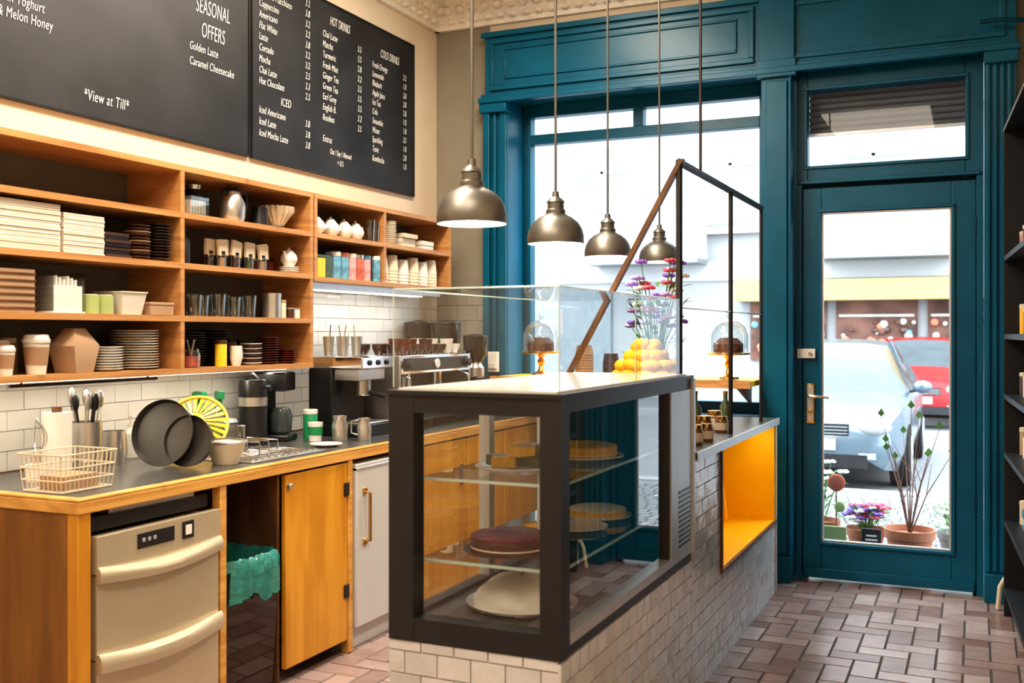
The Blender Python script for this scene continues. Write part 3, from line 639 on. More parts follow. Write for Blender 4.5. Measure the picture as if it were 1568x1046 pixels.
b = MB(); b.lathe([(0, 0), (.045, 0), (.052, .05), (.045, .13), (.042, .13), (.048, .05), (0, .01)], 'steel'); b.tube([(0, .045, .11), (0, .09, .105), (0, .09, .04), (0, .05, .03)], .006, 'steel'); b.obj('milk_jug', (-3.13, 3.06, CT), 2)
b = MB(); b.lathe([(0, 0), (.03, 0), (.032, .10), (.012, .125), (.012, .14), (0, .14)], 'white'); b.tube([(0, 0, .14), (0, 0, .17), (.035, -.02, .172)], .005, 'white'); b.obj('soap_dispenser', (-3.22, 3.24, CT))
def pan(r, k='pan'):
    b = MB(); R = T3(0, 0, r) @ RZ(12) @ RX(78)
    b.lathe([(0, 0), (r * .93, 0), (r, .03), (r * .99, .032), (r * .92, .005), (0, .005)], k, (0, 0, 0), 40, R); return b
pan(.13).obj('round_baking_pan', (-2.86, 3.06, CT)); pan(.115, 'steel').obj('round_baking_pan', (-2.90, 3.15, CT)); 
pan(.10).obj('round_baking_pan', (-2.76, 3.09, CT))
b = MB()
for y in (-.06, 0, .06): b.tube([(-.08, y, .004), (-.08, y, .06), (.08, y, .06), (.08, y, .004)], .003, 'chrome', 6)
b.tube([(-.09, -.08, .004), (.09, -.08, .004), (.09, .08, .004), (-.09, .08, .004)], .004, 'chrome', 6, True); b.obj('dish_rack', (-2.76, 3.46, .9125))
b = MB(); b.lathe([(0, 0), (.05, 0), (.075, .07), (.08, .085), (.076, .085), (.045, .008), (0, .008)], 'cream'); b.lathe([(.08,.083),(.086,.09),(.08,.095)], 'steel'); b.obj('mixing_bowl', (-2.72, 3.24, CT))
b = MB()
R = T3(0, 0, .125) @ RZ(28) @ RX(62); s_ = 1.3
for i in range(26):
    a = 2 * math.pi * i / 26; b.add([(.03 * s_ * math.cos(a - .06), .03 * s_ * math.sin(a - .06), .03), (.03 * s_ * math.cos(a + .06), .03 * s_ * math.sin(a + .06), .03), (.10 * s_ * math.cos(a + .07), .10 * s_ * math.sin(a + .07), -.01), (.10 * s_ * math.cos(a - .07), .10 * s_ * math.sin(a - .07), -.01)], [(0, 1, 2, 3)], 'yellow', R)
b.lathe([(0, .035), (.03 * s_, .03), (.034 * s_, .026), (0, .024)], 'yellow', (0, 0, 0), 24, R); b.lathe([(.098 * s_, -.012), (.106 * s_, -.008), (.106 * s_, .0), (.098 * s_, .0), (.098 * s_, -.012)], 'yellow', (0, 0, 0), 32, R)
b.obj('yellow_colander', (-2.98, 3.36, CT + .008))
b = MB(); b.lathe([(0, 0), (.05, 0), (.06, .05), (.058, .10), (.03, .12)], 'cupglass'); b.tube([(0, .055, .1), (0, .1, .1), (0, .1, .04), (0, .06, .03)], .006, 'steel'); b.lathe([(.031,.12),(.04,.125),(.03,.14),(0,.145)], 'steel'); b.obj('glass_teapot', (-3.02, 3.62, CT))
def spray():
    b = MB(); b.lathe([(0, 0), (.034, 0), (.036, .11), (.03, .15), (.014, .19), (.014, .205), (0, .205)], 'cupglass'); b.cyl((0, 0, .004), .031, .10, 'greenlt'); b.cyl((0, 0, .20), .017, .02, 'green', 14)
    b.box(-.014, .06, -.013, .013, .22, .256, 'green'); b.box(-.034, -.014, -.010, .010, .225, .25, 'green'); b.tube([(.035, 0, .22), (.05, 0, .19), (.044, 0, .165)], .006, 'green'); return b
o = spray().obj('green_spray_bottle', (-3.15, 3.70, CT), -.6, bevel=.002); dup(o, (-3.20, 3.62, CT), -.3)
b = MB(); b.lathe([(0, 0), (.065, 0), (.065, .22), (.068, .222), (.068, .28), (.06, .30), (0, .30)], 'black'); b.lathe([(.0655, .18), (.067, .18), (.067, .25), (.0655, .25)], 'steel'); b.tube([(.06, 0, .27), (.1, 0, .27), (.1, 0, .25)], .008, 'black'); b.tube([(-.06, 0, .29), (0, 0, .33), (.06, 0, .29)], .006, 'black'); b.obj('airpot', (-3.08, 3.86, CT))
b = MB(); b.box(-.09, .09, -.07, .07, 0, .03, 'black'); b.box(-.09, -.02, -.07, .07, .03, .30, 'black'); b.box(-.09, .08, -.07, .07, .24, .33, 'black'); b.lathe([(0, .035), (.05, .035), (.055, .12), (.04, .16), (0, .16)], 'carglass', (.03, 0, 0)); b.obj('filter_coffee_machine', (-3.1, 4.05, CT), .3, bevel=.008)
plates(1, .075, ['white'], .012).obj('white_plate', (-2.72, 3.93, CT))
b = MB(); b.lathe([(0, 0), (.03, 0), (.038, .09), (.036, .09), (.03, .01), (0, .01)], 'white'); b.lathe([(.033, .03), (.0345, .03), (.038, .07), (.037, .07)], 'green'); b.obj('green_white_mug', (-2.9, 4.10, CT))
b = MB(); b.lathe([(0, 0), (.035, 0), (.04, .07), (.03, .10), (.034, .12), (.031, .12), (.028, .10), (.035, .07), (0, .01)], 'steel'); b.tube([(0, .032, .11), (0, .07, .1), (0, .07, .04), (0, .037, .03)], .005, 'steel'); o = b.obj('steaming_pitcher', (-2.80, 4.16, CT), 1); dup(o, (-2.70, 4.22, CT), 2, .9)
tin(.036, .14, 'green', 'white').obj('green_tub', (-3.0, 4.2, CT))

b = MB(); b.box(-.16, .16, -.15, .15, 0, .06, 'black'); b.box(-.16, -.02, -.15, .15, .06, .34, 'black'); b.box(-.16, .16, -.15, .15, .34, .40, 'chrome'); b.box(-.02, .12, -.13, .13, .28, .34, 'steel')
b.cyl((.07, 0, .20), .04, .08, 'steel'); b.tube([(.08, 0, .22), (.2, 0, .20)], .012, 'black'); b.box(-.02, .15, -.13, .13, .06, .07, 'steel')
b.cyl((.16, -.08, .37), .014, .01, 'black', 12, RY(90)); b.cyl((.16, 0, .37), .014, .01, 'black', 12, RY(90)); b.cyl((.16, .08, .37), .014, .01, 'black', 12, RY(90))
b.obj('coffee_brewer', (-2.93, 4.46, CT), 0, bevel=.006)
b = MB(); w = .40
b.box(-.26, .22, -w, w, .05, .12, 'chrome'); b.box(-.26, -.02, -w, w, .12, .30, 'black'); b.box(-.26, .20, -w, w, .30, .40, 'chrome'); b.box(.2, .206, -w + .03, w - .03, .315, .385, 'black')
b.box(-.26, .2, -w - .012, -w, .06, .40, 'steel'); b.box(-.26, .2, w, w + .012, .06, .40, 'steel'); b.box(-.02, .21, -w + .03, w - .03, .12, .13, 'steel')
for y in (-.2, .16):
    b.cyl((.1, y, .22), .035, .08, 'chrome'); b.cyl((.1, y, .20), .036, .025, 'steel'); b.tube([(.13, y, .213), (.19, y, .213)], .007, 'chrome'); b.tube([(.19, y, .213), (.30, y, .20)], .014, 'black'); b.tube([(.1, y, .2), (.1, y - .02, .175)], .006, 'chrome')
for y in (-.34, .34): b.tube([(.15, y, .30), (.22, y, .28), (.23, y, .2), (.21, y, .13)], .006, 'chrome'); b.cyl((.206, y, .35), .022, .03, 'black', 14, RY(90))
b.cyl((.205, -.02, .35), .026, .012, 'white', 20, RY(90)); b.cyl((.205, -.02, .35), .028, .008, 'chrome', 20, RY(90))
for x in (-.2, .16):
    for y in (-.36, .36): b.cyl((x, y, 0), .018, .06, 'black', 12)
b.obj('espresso_machine', (-2.96, 5.07, CT), bevel=.006)
b = MB(); random.seed(3)
for i in range(9):
    for j in range(3):
        if random.random() < .12: continue
        k = 'white' if i > 6 else random.choice(['redcer', 'redcer', 'brownpl'])
        for s in range(1 + (i % 3 == 1)):
            b.lathe([(0, .002), (.02, 0), (.036, .03), (.04, .055), (.037, .055), (.03, .02), (0, .008)], k, (-.06 + j * .1, -.36 + i * .083, s * .03), 16)
b.obj('coffee_cups', (-2.96, 5.07, CT + .402))
b = MB(); 
for i in range(4): b.lathe([(0, 0), (.022, 0), (.03, .10), (.027, .10), (.02, .01), (0, .01)], 'steel', (-.08 + .05 * (i % 2), -.09 + i * .06, 0), 14); b.tube([(-.08 + .05 * (i % 2), -.09 + i * .06, .01), (-.06, -.10 + i * .07, .16)], .003, 'chrome', 5)
b.obj('spoon_holders', (-2.93, 4.46, CT + .402))
def grinder():
    b = MB(); b.box(-.08, .08, -.07, .07, 0, .03, 'black'); b.box(-.07, .04, -.06, .06, .03, .30, 'black'); b.lathe([(0, .29), (.062, .29), (.062, .36), (.04, .39), (.045, .40)], 'steel')
    b.lathe([(.045, .40), (.085, .46), (.088, .56), (.086, .58)], 'beans'); b.lathe([(.09, .57), (.09, .585), (0, .60)], 'black'); b.box(.04, .09, -.02, .02, .20, .24, 'chrome'); return b
o = grinder().obj('coffee_grinder', (-3.18, 5.59, CT), bevel=.004); dup(o, (-2.98, 5.59, CT), 0, 1); dup(o, (-2.78, 5.59, CT), 0, .86)

# ------------------------------------------------------------------ pendant lamps
def pendant(x, y, z, D):
    b = MB(); s = D / .22
    out = [(.110, 0), (.111, .004), (.111, .03), (.104, .058), (.090, .082), (.068, .101), (.046, .112), (.038, .118), (.038, .132), (.032, .138), (.032, .160), (.036, .163), (.032, .170), (.014, .185), (.012, .205), (0, .205)]
    b.lathe([(r * s, zz * s) for r, zz in out], 'lampmetal', seg=40)
    b.lathe([(.108 * s, .001), (.108 * s, .028 * s), (.101 * s, .056 * s), (.087 * s, .079 * s), (.065 * s, .097 * s), (0, .108 * s)], 'lampin', seg=32)
    b.ball((0, 0, .035 * s), .030 * s, 'bulb', 14, 8)
    b.tube([(0, 0, .195 * s), (0, 0, 3.59 - z)], .0055, 'lampmetal', 8); b.lathe([(.045, 3.56 - z), (.05, 3.618 - z), (0, 3.618 - z)], 'lampmetal'); b.lathe([(0, 3.54 - z), (.01, 3.54 - z), (.045, 3.56 - z)], 'lampmetal')
    ob = b.obj('pendant_lamp', (x, y, z))
    l = bpy.data.lights.new('pendant_bulb', 'SPOT'); l.energy = 22; l.color = (1, .86, .66); l.shadow_soft_size = .05; l.spot_size = math.radians(130); l.spot_blend = .5
    lo = bpy.data.objects.new('pendant_bulb', l); COL.objects.link(lo); lo.location = (0, 0, -.005); lo.parent = ob
pendant(-1.445, 2.88, 1.762, .22); pendant(-1.50, 3.72, 1.768, .22); pendant(-1.61, 4.66, 1.785, .22); pendant(-1.57, 5.40, 1.805, .22)

# ------------------------------------------------------------------ tiled service counter
X0, X1, Y0, Y1, YE = -1.53, -1.0, 2.52, 3.89, 5.68
b = MB()
b.box(X0 + .01, X1 - .01, Y0 + .01, 3.895, 0, .546, 'groutlt')
tiles(b, (X1 - .009, Y0, 0), (0, 1, 0), (0, 0, 1), 3.895 - Y0, .546, .075, .0605, .004, 'basetile', 'groutlt', jit=.009)
tiles(b, (X0, Y0 + .009, 0), (1, 0, 0), (0, 0, 1), X1 - X0, .546, .105, .065, .004, 'basetile', 'groutlt', jit=.004)
b.obj('tiled_plinth')
b = MB()
b.box(X0 + .01, X1 - .01, 3.9, YE, 0, .39, 'groutlt'); b.box(X0 + .01, X1 - .01, 3.9, 4.39, .39, .925, 'groutlt')
tiles(b, (X1 - .009, 3.9, 0), (0, 1, 0), (0, 0, 1), YE - 3.9, .39, .105, .0605, .004, 'basetile', 'groutlt', jit=.006)
tiles(b, (X1 - .009, 3.9, .39), (0, 1, 0), (0, 0, 1), .49, .535, .105, .0605, .004, 'basetile', 'groutlt', jit=.006)
b.box(X0 + .01, X0 + .03, 4.39, YE, .39, .925, 'orange'); b.box(X0 + .03, X1 - .002, 4.39, YE, .391, .405, 'orange'); b.box(X0 + .03, X1 - .002, 4.39, 4.41, .405, .925, 'orange'); b.box(X0 + .03, X1 - .002, YE - .03, YE, .405, .925, 'orange')
for y in (4.85, 5.28): 
    b.box(X0 + .04, X1 - .2, -.012, .012, -.26, .26, 'orange', T3(0, y, .665) @ RX(28))
b.box(X1 - .06, X1 - .04, 4.45, 5.6, .918, .9255, 'led')  # invented glowing strip, added with the niche area light to brighten the orange
b.box(X1 - .004, X1 + .008, 4.375, YE + .012, .385, .40, 'pinedk'); b.box(X1 - .004, X1 + .008, 4.375, 4.39, .40, .925, 'pinedk'); b.box(X1 - .004, X1 + .008, YE, YE + .014, 0, .925, 'alu')
b.box(X0 - .02, X1 + .015, 3.905, YE + .02, .926, .955, 'steeldk'); b.box(X1 + .012, X1 + .02, 3.905, YE + .02, .922, .957, 'alu')
b.obj('tiled_service_counter')
# display case
b = MB(); z0, z1 = .548, 1.245; p = .062; zb = z0 + .065; zc = z1 - .05
b.box(X0, X0 + .08, Y0, Y0 + p, z0, z1, 'frame'); b.box(X1 - p, X1, Y0, Y0 + p, z0, z1, 'frame')
b.box(X0 + .08, X1 - p, Y0 + .001, Y0 + p, z0, zb, 'frame'); b.box(X0 + .08, X1 - p, Y0 + .001, Y0 + p, zc, z1, 'frame')
b.box(X1 - .045, X1 - .001, Y0 + p, Y1, zc + .01, z1, 'frame'); b.box(X1 - .05, X1 - .001, Y0 + p, 3.87, z0, z0 + .03, 'frame'); b.box(X1 - .045, X1 + .003, Y0 + p, 3.87, z0 + .03, z0 + .06, 'alu')
b.box(X0 + .001, X0 + .045, Y0 + p, Y1, zc + .01, z1, 'frame'); b.box(X0 + .001, X0 + .045, Y0 + p, Y1, z0, z0 + .06, 'frame')
b.box(X0 + .002, X0 + .04, 3.10, 3.14, z0 + .06, zc + .01, 'alu')
b.box(X0 + .045, X1 - .05, Y0 + p, 3.86, z0, z0 + .045, 'steeldk')
b.box(X1 - .02, X1 + .004, 3.58, 3.87, z0 + .06, zc + .01, 'alu'); b.box(X1 - .03, X1 - .001, 3.565, 3.58, z0 + .06, zc + .01, 'frame'); b.box(X0 + .04, X1 - .03, 3.62, 3.64, z0 + .045, zc + .01, 'tealdk'); b.box(X0, X1 - .001, Y1 - .02, Y1, z0, z1, 'frame'); b.box(X0 + .002, X0 + .04, 3.6, Y1 - .02, z0 + .06, zc + .01, 'alu')
for i in range(12): b.box(X1 + .003, X1 + .006, 3.68, 3.84, .63 + i * .018, .638 + i * .018, 'black')
b.box(X1 - .0005, X1 + .012, Y1 - .02, Y1 + .006, z0, z1, 'alu')
b.box(X0 - .005, X1 + .005, Y0 - .005, Y1 + .005, z1, z1 + .012, 'frame')
b.box(X0 + .02, X1 - .02, Y0 + .02, Y1 - .02, z1 + .012, z1 + .018, 'white')
b.box(X0 + .10, X0 + .12, Y0 + .1, 3.5, zc + .004, zc + .0095, 'led')  # invented glowing strip, added to brighten the case interior
gx = X1 - .02
b.quad((X0 + .08, Y0 + .03, zb), (X1 - p, Y0 + .03, zb), (X1 - p, Y0 + .03, zc), (X0 + .08, Y0 + .03, zc), 'glass')
b.quad((gx, Y0 + p, z0 + .055), (gx, 3.57, z0 + .055), (gx, 3.57, zc + .01), (gx, Y0 + p, zc + .01), 'glass')
b.quad((X0 + .02, Y0 + p, z0 + .055), (X0 + .02, 3.6, z0 + .055), (X0 + .02, 3.6, zc + .01), (X0 + .02, Y0 + p, zc + .01), 'glass')
for zs in (.765, 1.0):
    b.quad((X0 + .05, Y0 + .075, zs), (X1 - .04, Y0 + .075, zs), (X1 - .04, 3.56, zs), (X0 + .05, 3.56, zs), 'glass')
    b.box(X0 + .05, X1 - .04, Y0 + .07, Y0 + .075, zs - .004, zs + .004, 'glassedge'); b.box(X1 - .04, X1 - .036, Y0 + .07, 3.56, zs - .004, zs + .004, 'glassedge')
zt = 1.545; za = z1 + .02; YG = 3.74
b.quad((X0 + .01, Y0 + .01, za), (X1 - .01, Y0 + .01, za), (X1 - .01, Y0 + .01, zt), (X0 + .01, Y0 + .01, zt), 'glass')
b.quad((X1 - .01, Y0 + .01, za), (X1 - .01, YG, za), (X1 - .01, YG, zt), (X1 - .01, Y0 + .01, zt), 'glass')
b.quad((X0 + .01, Y0 + .01, zt), (X1 - .01, Y0 + .01, zt), (X1 - .01, YG, zt), (X0 + .01, YG, zt), 'glass')
for A, B in (((X0 + .01, Y0 + .01, zt), (X1 - .01, Y0 + .01, zt)), ((X1 - .01, Y0 + .01, zt), (X1 - .01, YG, zt)), ((X0 + .01, Y0 + .01, za), (X0 + .01, Y0 + .01, zt)), ((X1 - .01, Y0 + .01, za), (X1 - .01, Y0 + .01, zt)), ((X0 + .01, YG, zt), (X0 + .01, Y0 + .01, zt)), ((X1 - .01, 3.2, za), (X1 - .01, 3.2, zt))):
    b.tube([A, B], .0022, 'glassedge', 6)
b.obj('pastry_display_case')
def cake(r, h, side, top, plate='white', bumps=0):
    b = MB(); b.lathe([(0, 0), (r * .6, 0), (r * 1.2, .012), (r * 1.2, .016), (r * .6, .006), (0, .006)], plate, seg=32)
    b.lathe([(0, .008), (r, .008), (r * 1.01, h * .5), (r, h)], side, seg=40); b.lathe([(r * 1.0, h * .96), (r * 1.01, h * 1.02), (r * .92, h * 1.1), (0, h * 1.08)], top, seg=40)
    b.lathe([(r * 1.012, h * .42), (r * 1.016, h * .45), (r * 1.012, h * .5)], 'cream2', seg=40)
    for i in range(bumps):
        a = 2 * math.pi * i / bumps; b.ball((r * .8 * math.cos(a), r * .8 * math.sin(a), h * 1.12), (r * .13, r * .13, r * .12), top, 10, 6)
    return b
cake(.115, .055, 'cakebrown', 'cakeberry', 'brownpl').obj('berry_chocolate_cake', (-1.26, 2.76, .767))
b = MB(); b.lathe([(0, 0), (.07, 0), (.12, .02), (.12, .025), (.06, .008), (0, .008)], 'white', seg=32)
for i in range(8): b.box(-.035, .035, -.025, .025, .0, .032, 'cakeyel' if i % 3 else 'tingreen', T3(.05 * math.cos(i * 1.1), .05 * math.sin(i * 1.1), .02 + .034 * (i // 5)) @ RZ(i * 50))
b.obj('plate_of_lemon_bars', (-1.26, 2.80, 1.002), bevel=.006)
cake(.12, .045, 'cakeyel', 'cakeyel').obj('lemon_tart', (-1.20, 3.20, 1.002))
plates(1, .11, ['white']).obj('cake_plate', (-1.22, 3.20, .767))
cake(.10, .035, 'cakeyel', 'cream2').obj('custard_tart', (-1.22, 3.42, .767))
b = MB(); random.seed(5); vs = []; n = 32
b.lathe([(0, 0), (.14, 0), (.17, .012), (.17, .018), (.14, .006), (0, .006)], 'steel', seg=32)
for q in range(9):
    for i in range(n):
        a = 2 * math.pi * i / n; t_ = q / 8; r = .14 * math.cos(t_ * 1.5) * (1 + .04 * math.sin(a * 5 + q)); vs.append((r * math.cos(a), r * 1.2 * math.sin(a), .012 + .085 * math.sin(t_ * 1.57) + .004 * math.sin(a * 7)))
b.add(vs, [(q * n + i, q * n + (i + 1) % n, (q + 1) * n + (i + 1) % n, (q + 1) * n + i) for q in range(8) for i in range(n)], 'cloth'); b.obj('meringue_cake', (-1.255, 2.84, .594), sharp=80)
# gable rack on the counter
b = MB(); zt = 2.07; ya = 3.81; zk = 1.264
b.tube([(-1.03, ya, zk), (-1.03, ya, zt)], .013, 'blackmet', 6); b.tube([(-1.02, 4.66, .957), (-1.02, 4.66, zt)], .010, 'blackmet', 6); b.tube([(-1.02, 5.38, .957), (-1.02, 5.38, zt)], .009, 'blackmet', 6)
b.tube([(-1.03, ya, zt), (-1.02, 5.38, zt)], .016, 'blackmet', 6)
b.add([(-1.01, ya - .015, zt + .01), (-1.03, ya - .015, zt + .01), (-1.485, ya - .015, zk), (-1.465, ya - .015, zk), (-1.01, ya + .015, zt + .01), (-1.03, ya + .015, zt + .01), (-1.485, ya + .015, zk), (-1.465, ya + .015, zk)], [(0,1,2,3),(4,7,6,5),(0,4,5,1),(1,5,6,2),(2,6,7,3),(3,7,4,0)], 'pinedk')
b.tube([(-1.02, 4.10, zt), (-1.02, 4.10, 3.618)], .006, 'blackmet', 6)
b.quad((-1.30, 4.0, 1.52), (-1.03, 4.0, 1.52), (-1.03, 5.36, 1.52), (-1.30, 5.36, 1.52), 'glass'); b.tube([(-1.02, ya, 1.517), (-1.02, 5.38, 1.517)], .004, 'glassedge', 6)
b.obj('gable_rack')
b = MB(); b.lathe([(0, 0), (.07, 0), (.07, .01), (.015, .03), (.015, .17), (.10, .19), (.17, .205), (.17, .215), (0, .20)], 'pinedk', seg=32); random.seed(11)
for lay, (n_, r) in enumerate(((11, .125), (10, .115), (9, .10), (6, .06), (3, .03))):
    for i in range(n_):
        a = 2 * math.pi * i / n_ + lay * .5; b.ball((r * math.cos(a), r * math.sin(a), .24 + lay * .042), (.038, .055, .030), 'lemon', 12, 7, RZ(math.degrees(a)) @ RX(random.uniform(-20, 20)))
b.obj('lemon_pile_on_stand', (-1.27, 4.17, .956))
def bouquet(name, loc, vase, nst, spread, h, cols, leafn=30, s=1.0):
    b = MB()
    b.lathe(vase[0], vase[1])
    top = vase[0][-1][1] if vase[2] is None else vase[2]
    for i in range(nst):
        a = random.uniform(0, 6.28); q = random.uniform(.2, 1) * spread; hh = h * random.uniform(.35, 1)
        p = (q * math.cos(a), q * math.sin(a), top + hh); b.tube([(0, 0, top * .6), (p[0] * .5, p[1] * .5, top + hh * .5), p], .002, 'leaf', 5)
        k = random.choice(cols)
        for j in range(6):
            aa = j * 1.05; b.ball((p[0] + .014 * s * math.cos(aa), p[1] + .014 * s * math.sin(aa), p[2] + .004 * (j % 2)), (.011 * s, .011 * s, .007 * s), k, 7, 4)
    for i in range(leafn):
        a = random.uniform(0, 6.28); q = random.uniform(.1, .9) * spread; z = top + random.uniform(0, .8) * h
        R = T3(q * math.cos(a), q * math.sin(a), z) @ RZ(math.degrees(a)) @ RY(random.uniform(-60, 10))
        b.add([(0, 0, 0), (.022 * s, .010 * s, .003), (.05 * s, 0, 0), (.022 * s, -.010 * s, .003)], [(0, 1, 2, 3)], 'leaf', R)
    return b.obj(name, loc)
random.seed(21)
vz = ([(0, 0), (.05, 0), (.055, .05), (.035, .25), (.045, .32), (.04, .32)], 'cupglass', None)
bouquet('flower_vase', (-1.36, 4.62, .956), vz, 40, .15, .48, ['purple', 'lilac', 'purple', 'whitepet', 'lilac', 'pink'], 60, 1.3)
for i, (x, y, s) in enumerate(((-1.07, 4.20, 1), (-1.14, 4.30, 1.1), (-1.06, 4.36, .9), (-1.10, 4.47, 1.2), (-1.21, 4.44, 1.3), (-1.09, 4.78, .9), (-1.15, 4.9, 1.1))):
    if i == 0:
        b = MB(); b.lathe([(0, 0), (.034, 0), (.036, .055), (.028, .068), (0, .068)], 'amber'); b.lathe([(.036, .012), (.0368, .012), (.0368, .05), (.036, .05)], 'cream'); b.lathe([(.031, .066), (.031, .082), (0, .083)], 'brass'); o = b.obj('jam_jar', (x, y, .956))
    else: dup(o, (x, y, .956), 0, s)
o = bottle(.03, .20, 'tingreen', 'brass').obj('syrup_bottle', (-1.17, 4.60, .956)); dup(o, (-1.12, 5.0, .956), 0, .9)
b = MB(); b.box(-2.74, -1.14, 5.72, 6.22, 1.12, 1.15, 'orange'); b.box(-2.74, -1.14, 5.705, 5.72, 1.11, 1.155, 'pine')
for x in (-2.3, -1.7, -1.25): b.add([(x, 5.8, 1.12), (x, 6.2, 1.12), (x, 6.2, 1.0), (x + .02, 5.8, 1.12), (x + .02, 6.2, 1.12), (x + .02, 6.2, 1.0)], [(0, 1, 2), (3, 5, 4), (0, 3, 4, 1), (1, 4, 5, 2), (2, 5, 3, 0)], 'pine')
b.obj('window_shelf')
def stand(dome=True, k='brass', food='cakebrown'):
    b = MB(); b.lathe([(0, 0), (.06, 0), (.058, .012), (.02, .03), (.012, .06), (.025, .085), (.012, .11), (.03, .13), (.12, .14), (.125, .15), (.12, .152), (0, .145)], k, seg=32)
    b.lathe([(0, .152), (.085, .152), (.085, .20), (.05, .235), (0, .24)], food, seg=24)
    if dome: b.lathe([(.112, .153), (.112, .25), (.095, .30), (.055, .335), (.012, .345), (.012, .36), (.02, .372), (0, .385)], 'cupglass', seg=32)
    return b
o = stand().obj('cake_stand_with_dome', (-2.46, 5.86, 1.156)); o2 = stand(True, 'brass', 'cakebrown').obj('cake_stand_with_dome', (-1.30, 5.88, 1.156))
cup_stack(9, .055, .06, 'kraft', .016, 'brownpl').obj('stack_of_brown_cups', (-2.17, 5.85, 1.156)); cup_stack(6, .05, .06, 'brownpl', .016, 'kraft').obj('stack_of_brown_cups', (-2.00, 5.85, 1.156))

# ------------------------------------------------------------------ right shelf (slightly rotated)
E = Matrix.Rotation(math.radians(2.9), 4, 'Z')
b = MB(); ZS = (0.12, .46, .80, 1.09, 1.39, 1.78, 2.43)
b.box(.21, .235, -2.6, 0, .0, 2.45, 'shelfblk'); 
for z in ZS: b.box(0, .21, -2.575, -.025, z, z + .025, 'shelfblk')
for y in (-2.6, -.025): b.box(0, .21, y, y + .025, .0, 2.455, 'shelfblk')
b.box(-.003, 0, -2.6, 0, 2.43, 2.44, 'alu')
rs = b.obj('black_display_shelf', (.125, 5.72, 0)); rs.rotation_euler = (0, 0, math.radians(2.9))
random.seed(9)
def onshelf(x, y, z): v = E @ Vector((x, y, 0)); return (.125 + v.x, 5.72 + v.y, z)
cols = ['tinred', 'cream', 'orange', 'tinblue', 'kraft', 'tinpink', 'white', 'brownpl']
for zi, z in enumerate(ZS[1:6]):
    y = -.14
    while y > -1.25:
        k = cols[(zi * 3 + int(-y * 10)) % len(cols)]; h = random.uniform(.08, .15)
        if random.random() < .5: bb = tin(.04, h, k, 'cream'); nm = 'packaged_tin'
        else: bb = MB().box(-.04, .05, -.045, .045, 0, h, k).box(-.041, .051, -.046, .046, h * .3, h * .6, 'cream'); nm = 'product_carton'
        oo = bb.obj(nm, onshelf(.10, y, z + .0255)); oo.rotation_euler = (0, 0, math.radians(2.9)); y -= .16
b = MB(); b.tube([(0, 0, .0), (.01, -.02, .12), (.03, -.02, .16), (.06, -.01, .16), (.06, 0, .02)], .012, 'cream'); b.obj('bent_door_stop', (.10, 5.80, .008))

# ------------------------------------------------------------------ outside
b = MB(); b.box(-30, 25, 6.35, 9.7, -.3, -.03, 'asph')
y = 6.42
while y < 9.4:
    x = -3.2 + random.uniform(0, .1)
    while x < 2.2:
        w = random.uniform(.09, .13); b.add([(x, y, -.03), (x + w - .01, y, -.03), (x + w - .01, y + .10, -.03), (x, y + .10, -.03), (x + .004, y + .004, -.018), (x + w - .014, y + .004, -.018), (x + w - .014, y + .096, -.018), (x + .004, y + .096, -.018)], [(4,5,6,7),(0,1,5,4),(1,2,6,5),(2,3,7,6),(3,0,4,7)], 'pave'); x += w
    y += .11
b.box(-30, 25, 9.7, 9.9, -.3, -.015, 'facade'); b.box(-30, 25, 9.9, 18.5, -.3, -.13, 'asph'); b.box(-30, 25, 18.7, 21.99, -.3, -.02, 'asph'); b.box(-30, 25, 18.5, 18.7, -.3, 0, 'facade')
b.obj('street_ground')
b = MB(); b.box(-30, 25, 22, 24, -.3, 12, 'facade'); b.box(-30, 25, 21.93, 22, 2.55, 2.95, 'facadew'); b.box(-30, 25, 21.9, 22, 5.95, 6.15, 'facadew')
for i in range(18):
    x = -28 + i * 2.9
    for z in (3.75, 7.2): 
        b.box(x - .75, x + .75, 21.94, 22.0, z - .12, z + 2.0, 'facadew'); b.box(x - .58, x + .58, 21.90, 21.95, z, z + 1.85, 'facwin'); b.box(x - .04, x + .04, 21.87, 21.9, z, z + 1.85, 'facadew'); b.box(x - .58, x + .58, 21.87, 21.9, z + 1.25, z + 1.32, 'facadew')
        b.box(x - .85, x + .85, 21.8, 22, z - .2, z - .1, 'facadew')
for x in (-12.5, -6.5, -1.6, 6): b.box(x - 1.3, x + 1.2, 21.0, 22, 3.0, 3.75, 'facadew'); b.box(x - 1.3, x + 1.2, 21.0, 22, 2.9, 3.0, 'facwin')
b.box(-4.6, 1.5, 21.3, 22, 2.08, 2.5, 'facadeyel')
for i in range(3):
    x = -3.6 + i * 1.75; b.box(x - .78, x + .78, 21.93, 21.99, .85, 2.08, 'shopdark')
    for j in range(44): b.ball((x - .72 + random.random() * 1.44, 21.88, .9 + random.random() * .75), random.uniform(.03, .09), random.choice(['salmon', 'whitepet', 'shopwhite', 'tinblue', 'salmon', 'redcer', 'brownpl', 'shopwhite', 'shopdark']), 8, 5)
    b.box(x - .72, x + .72, 21.9, 21.93, 1.75, 1.8, 'shopwhite')
for x in (-12, -8.5, 4.5): b.box(x - 1, x + 1, 21.93, 21.99, .3, 2.3, 'facwin')
b.obj('building_facade')
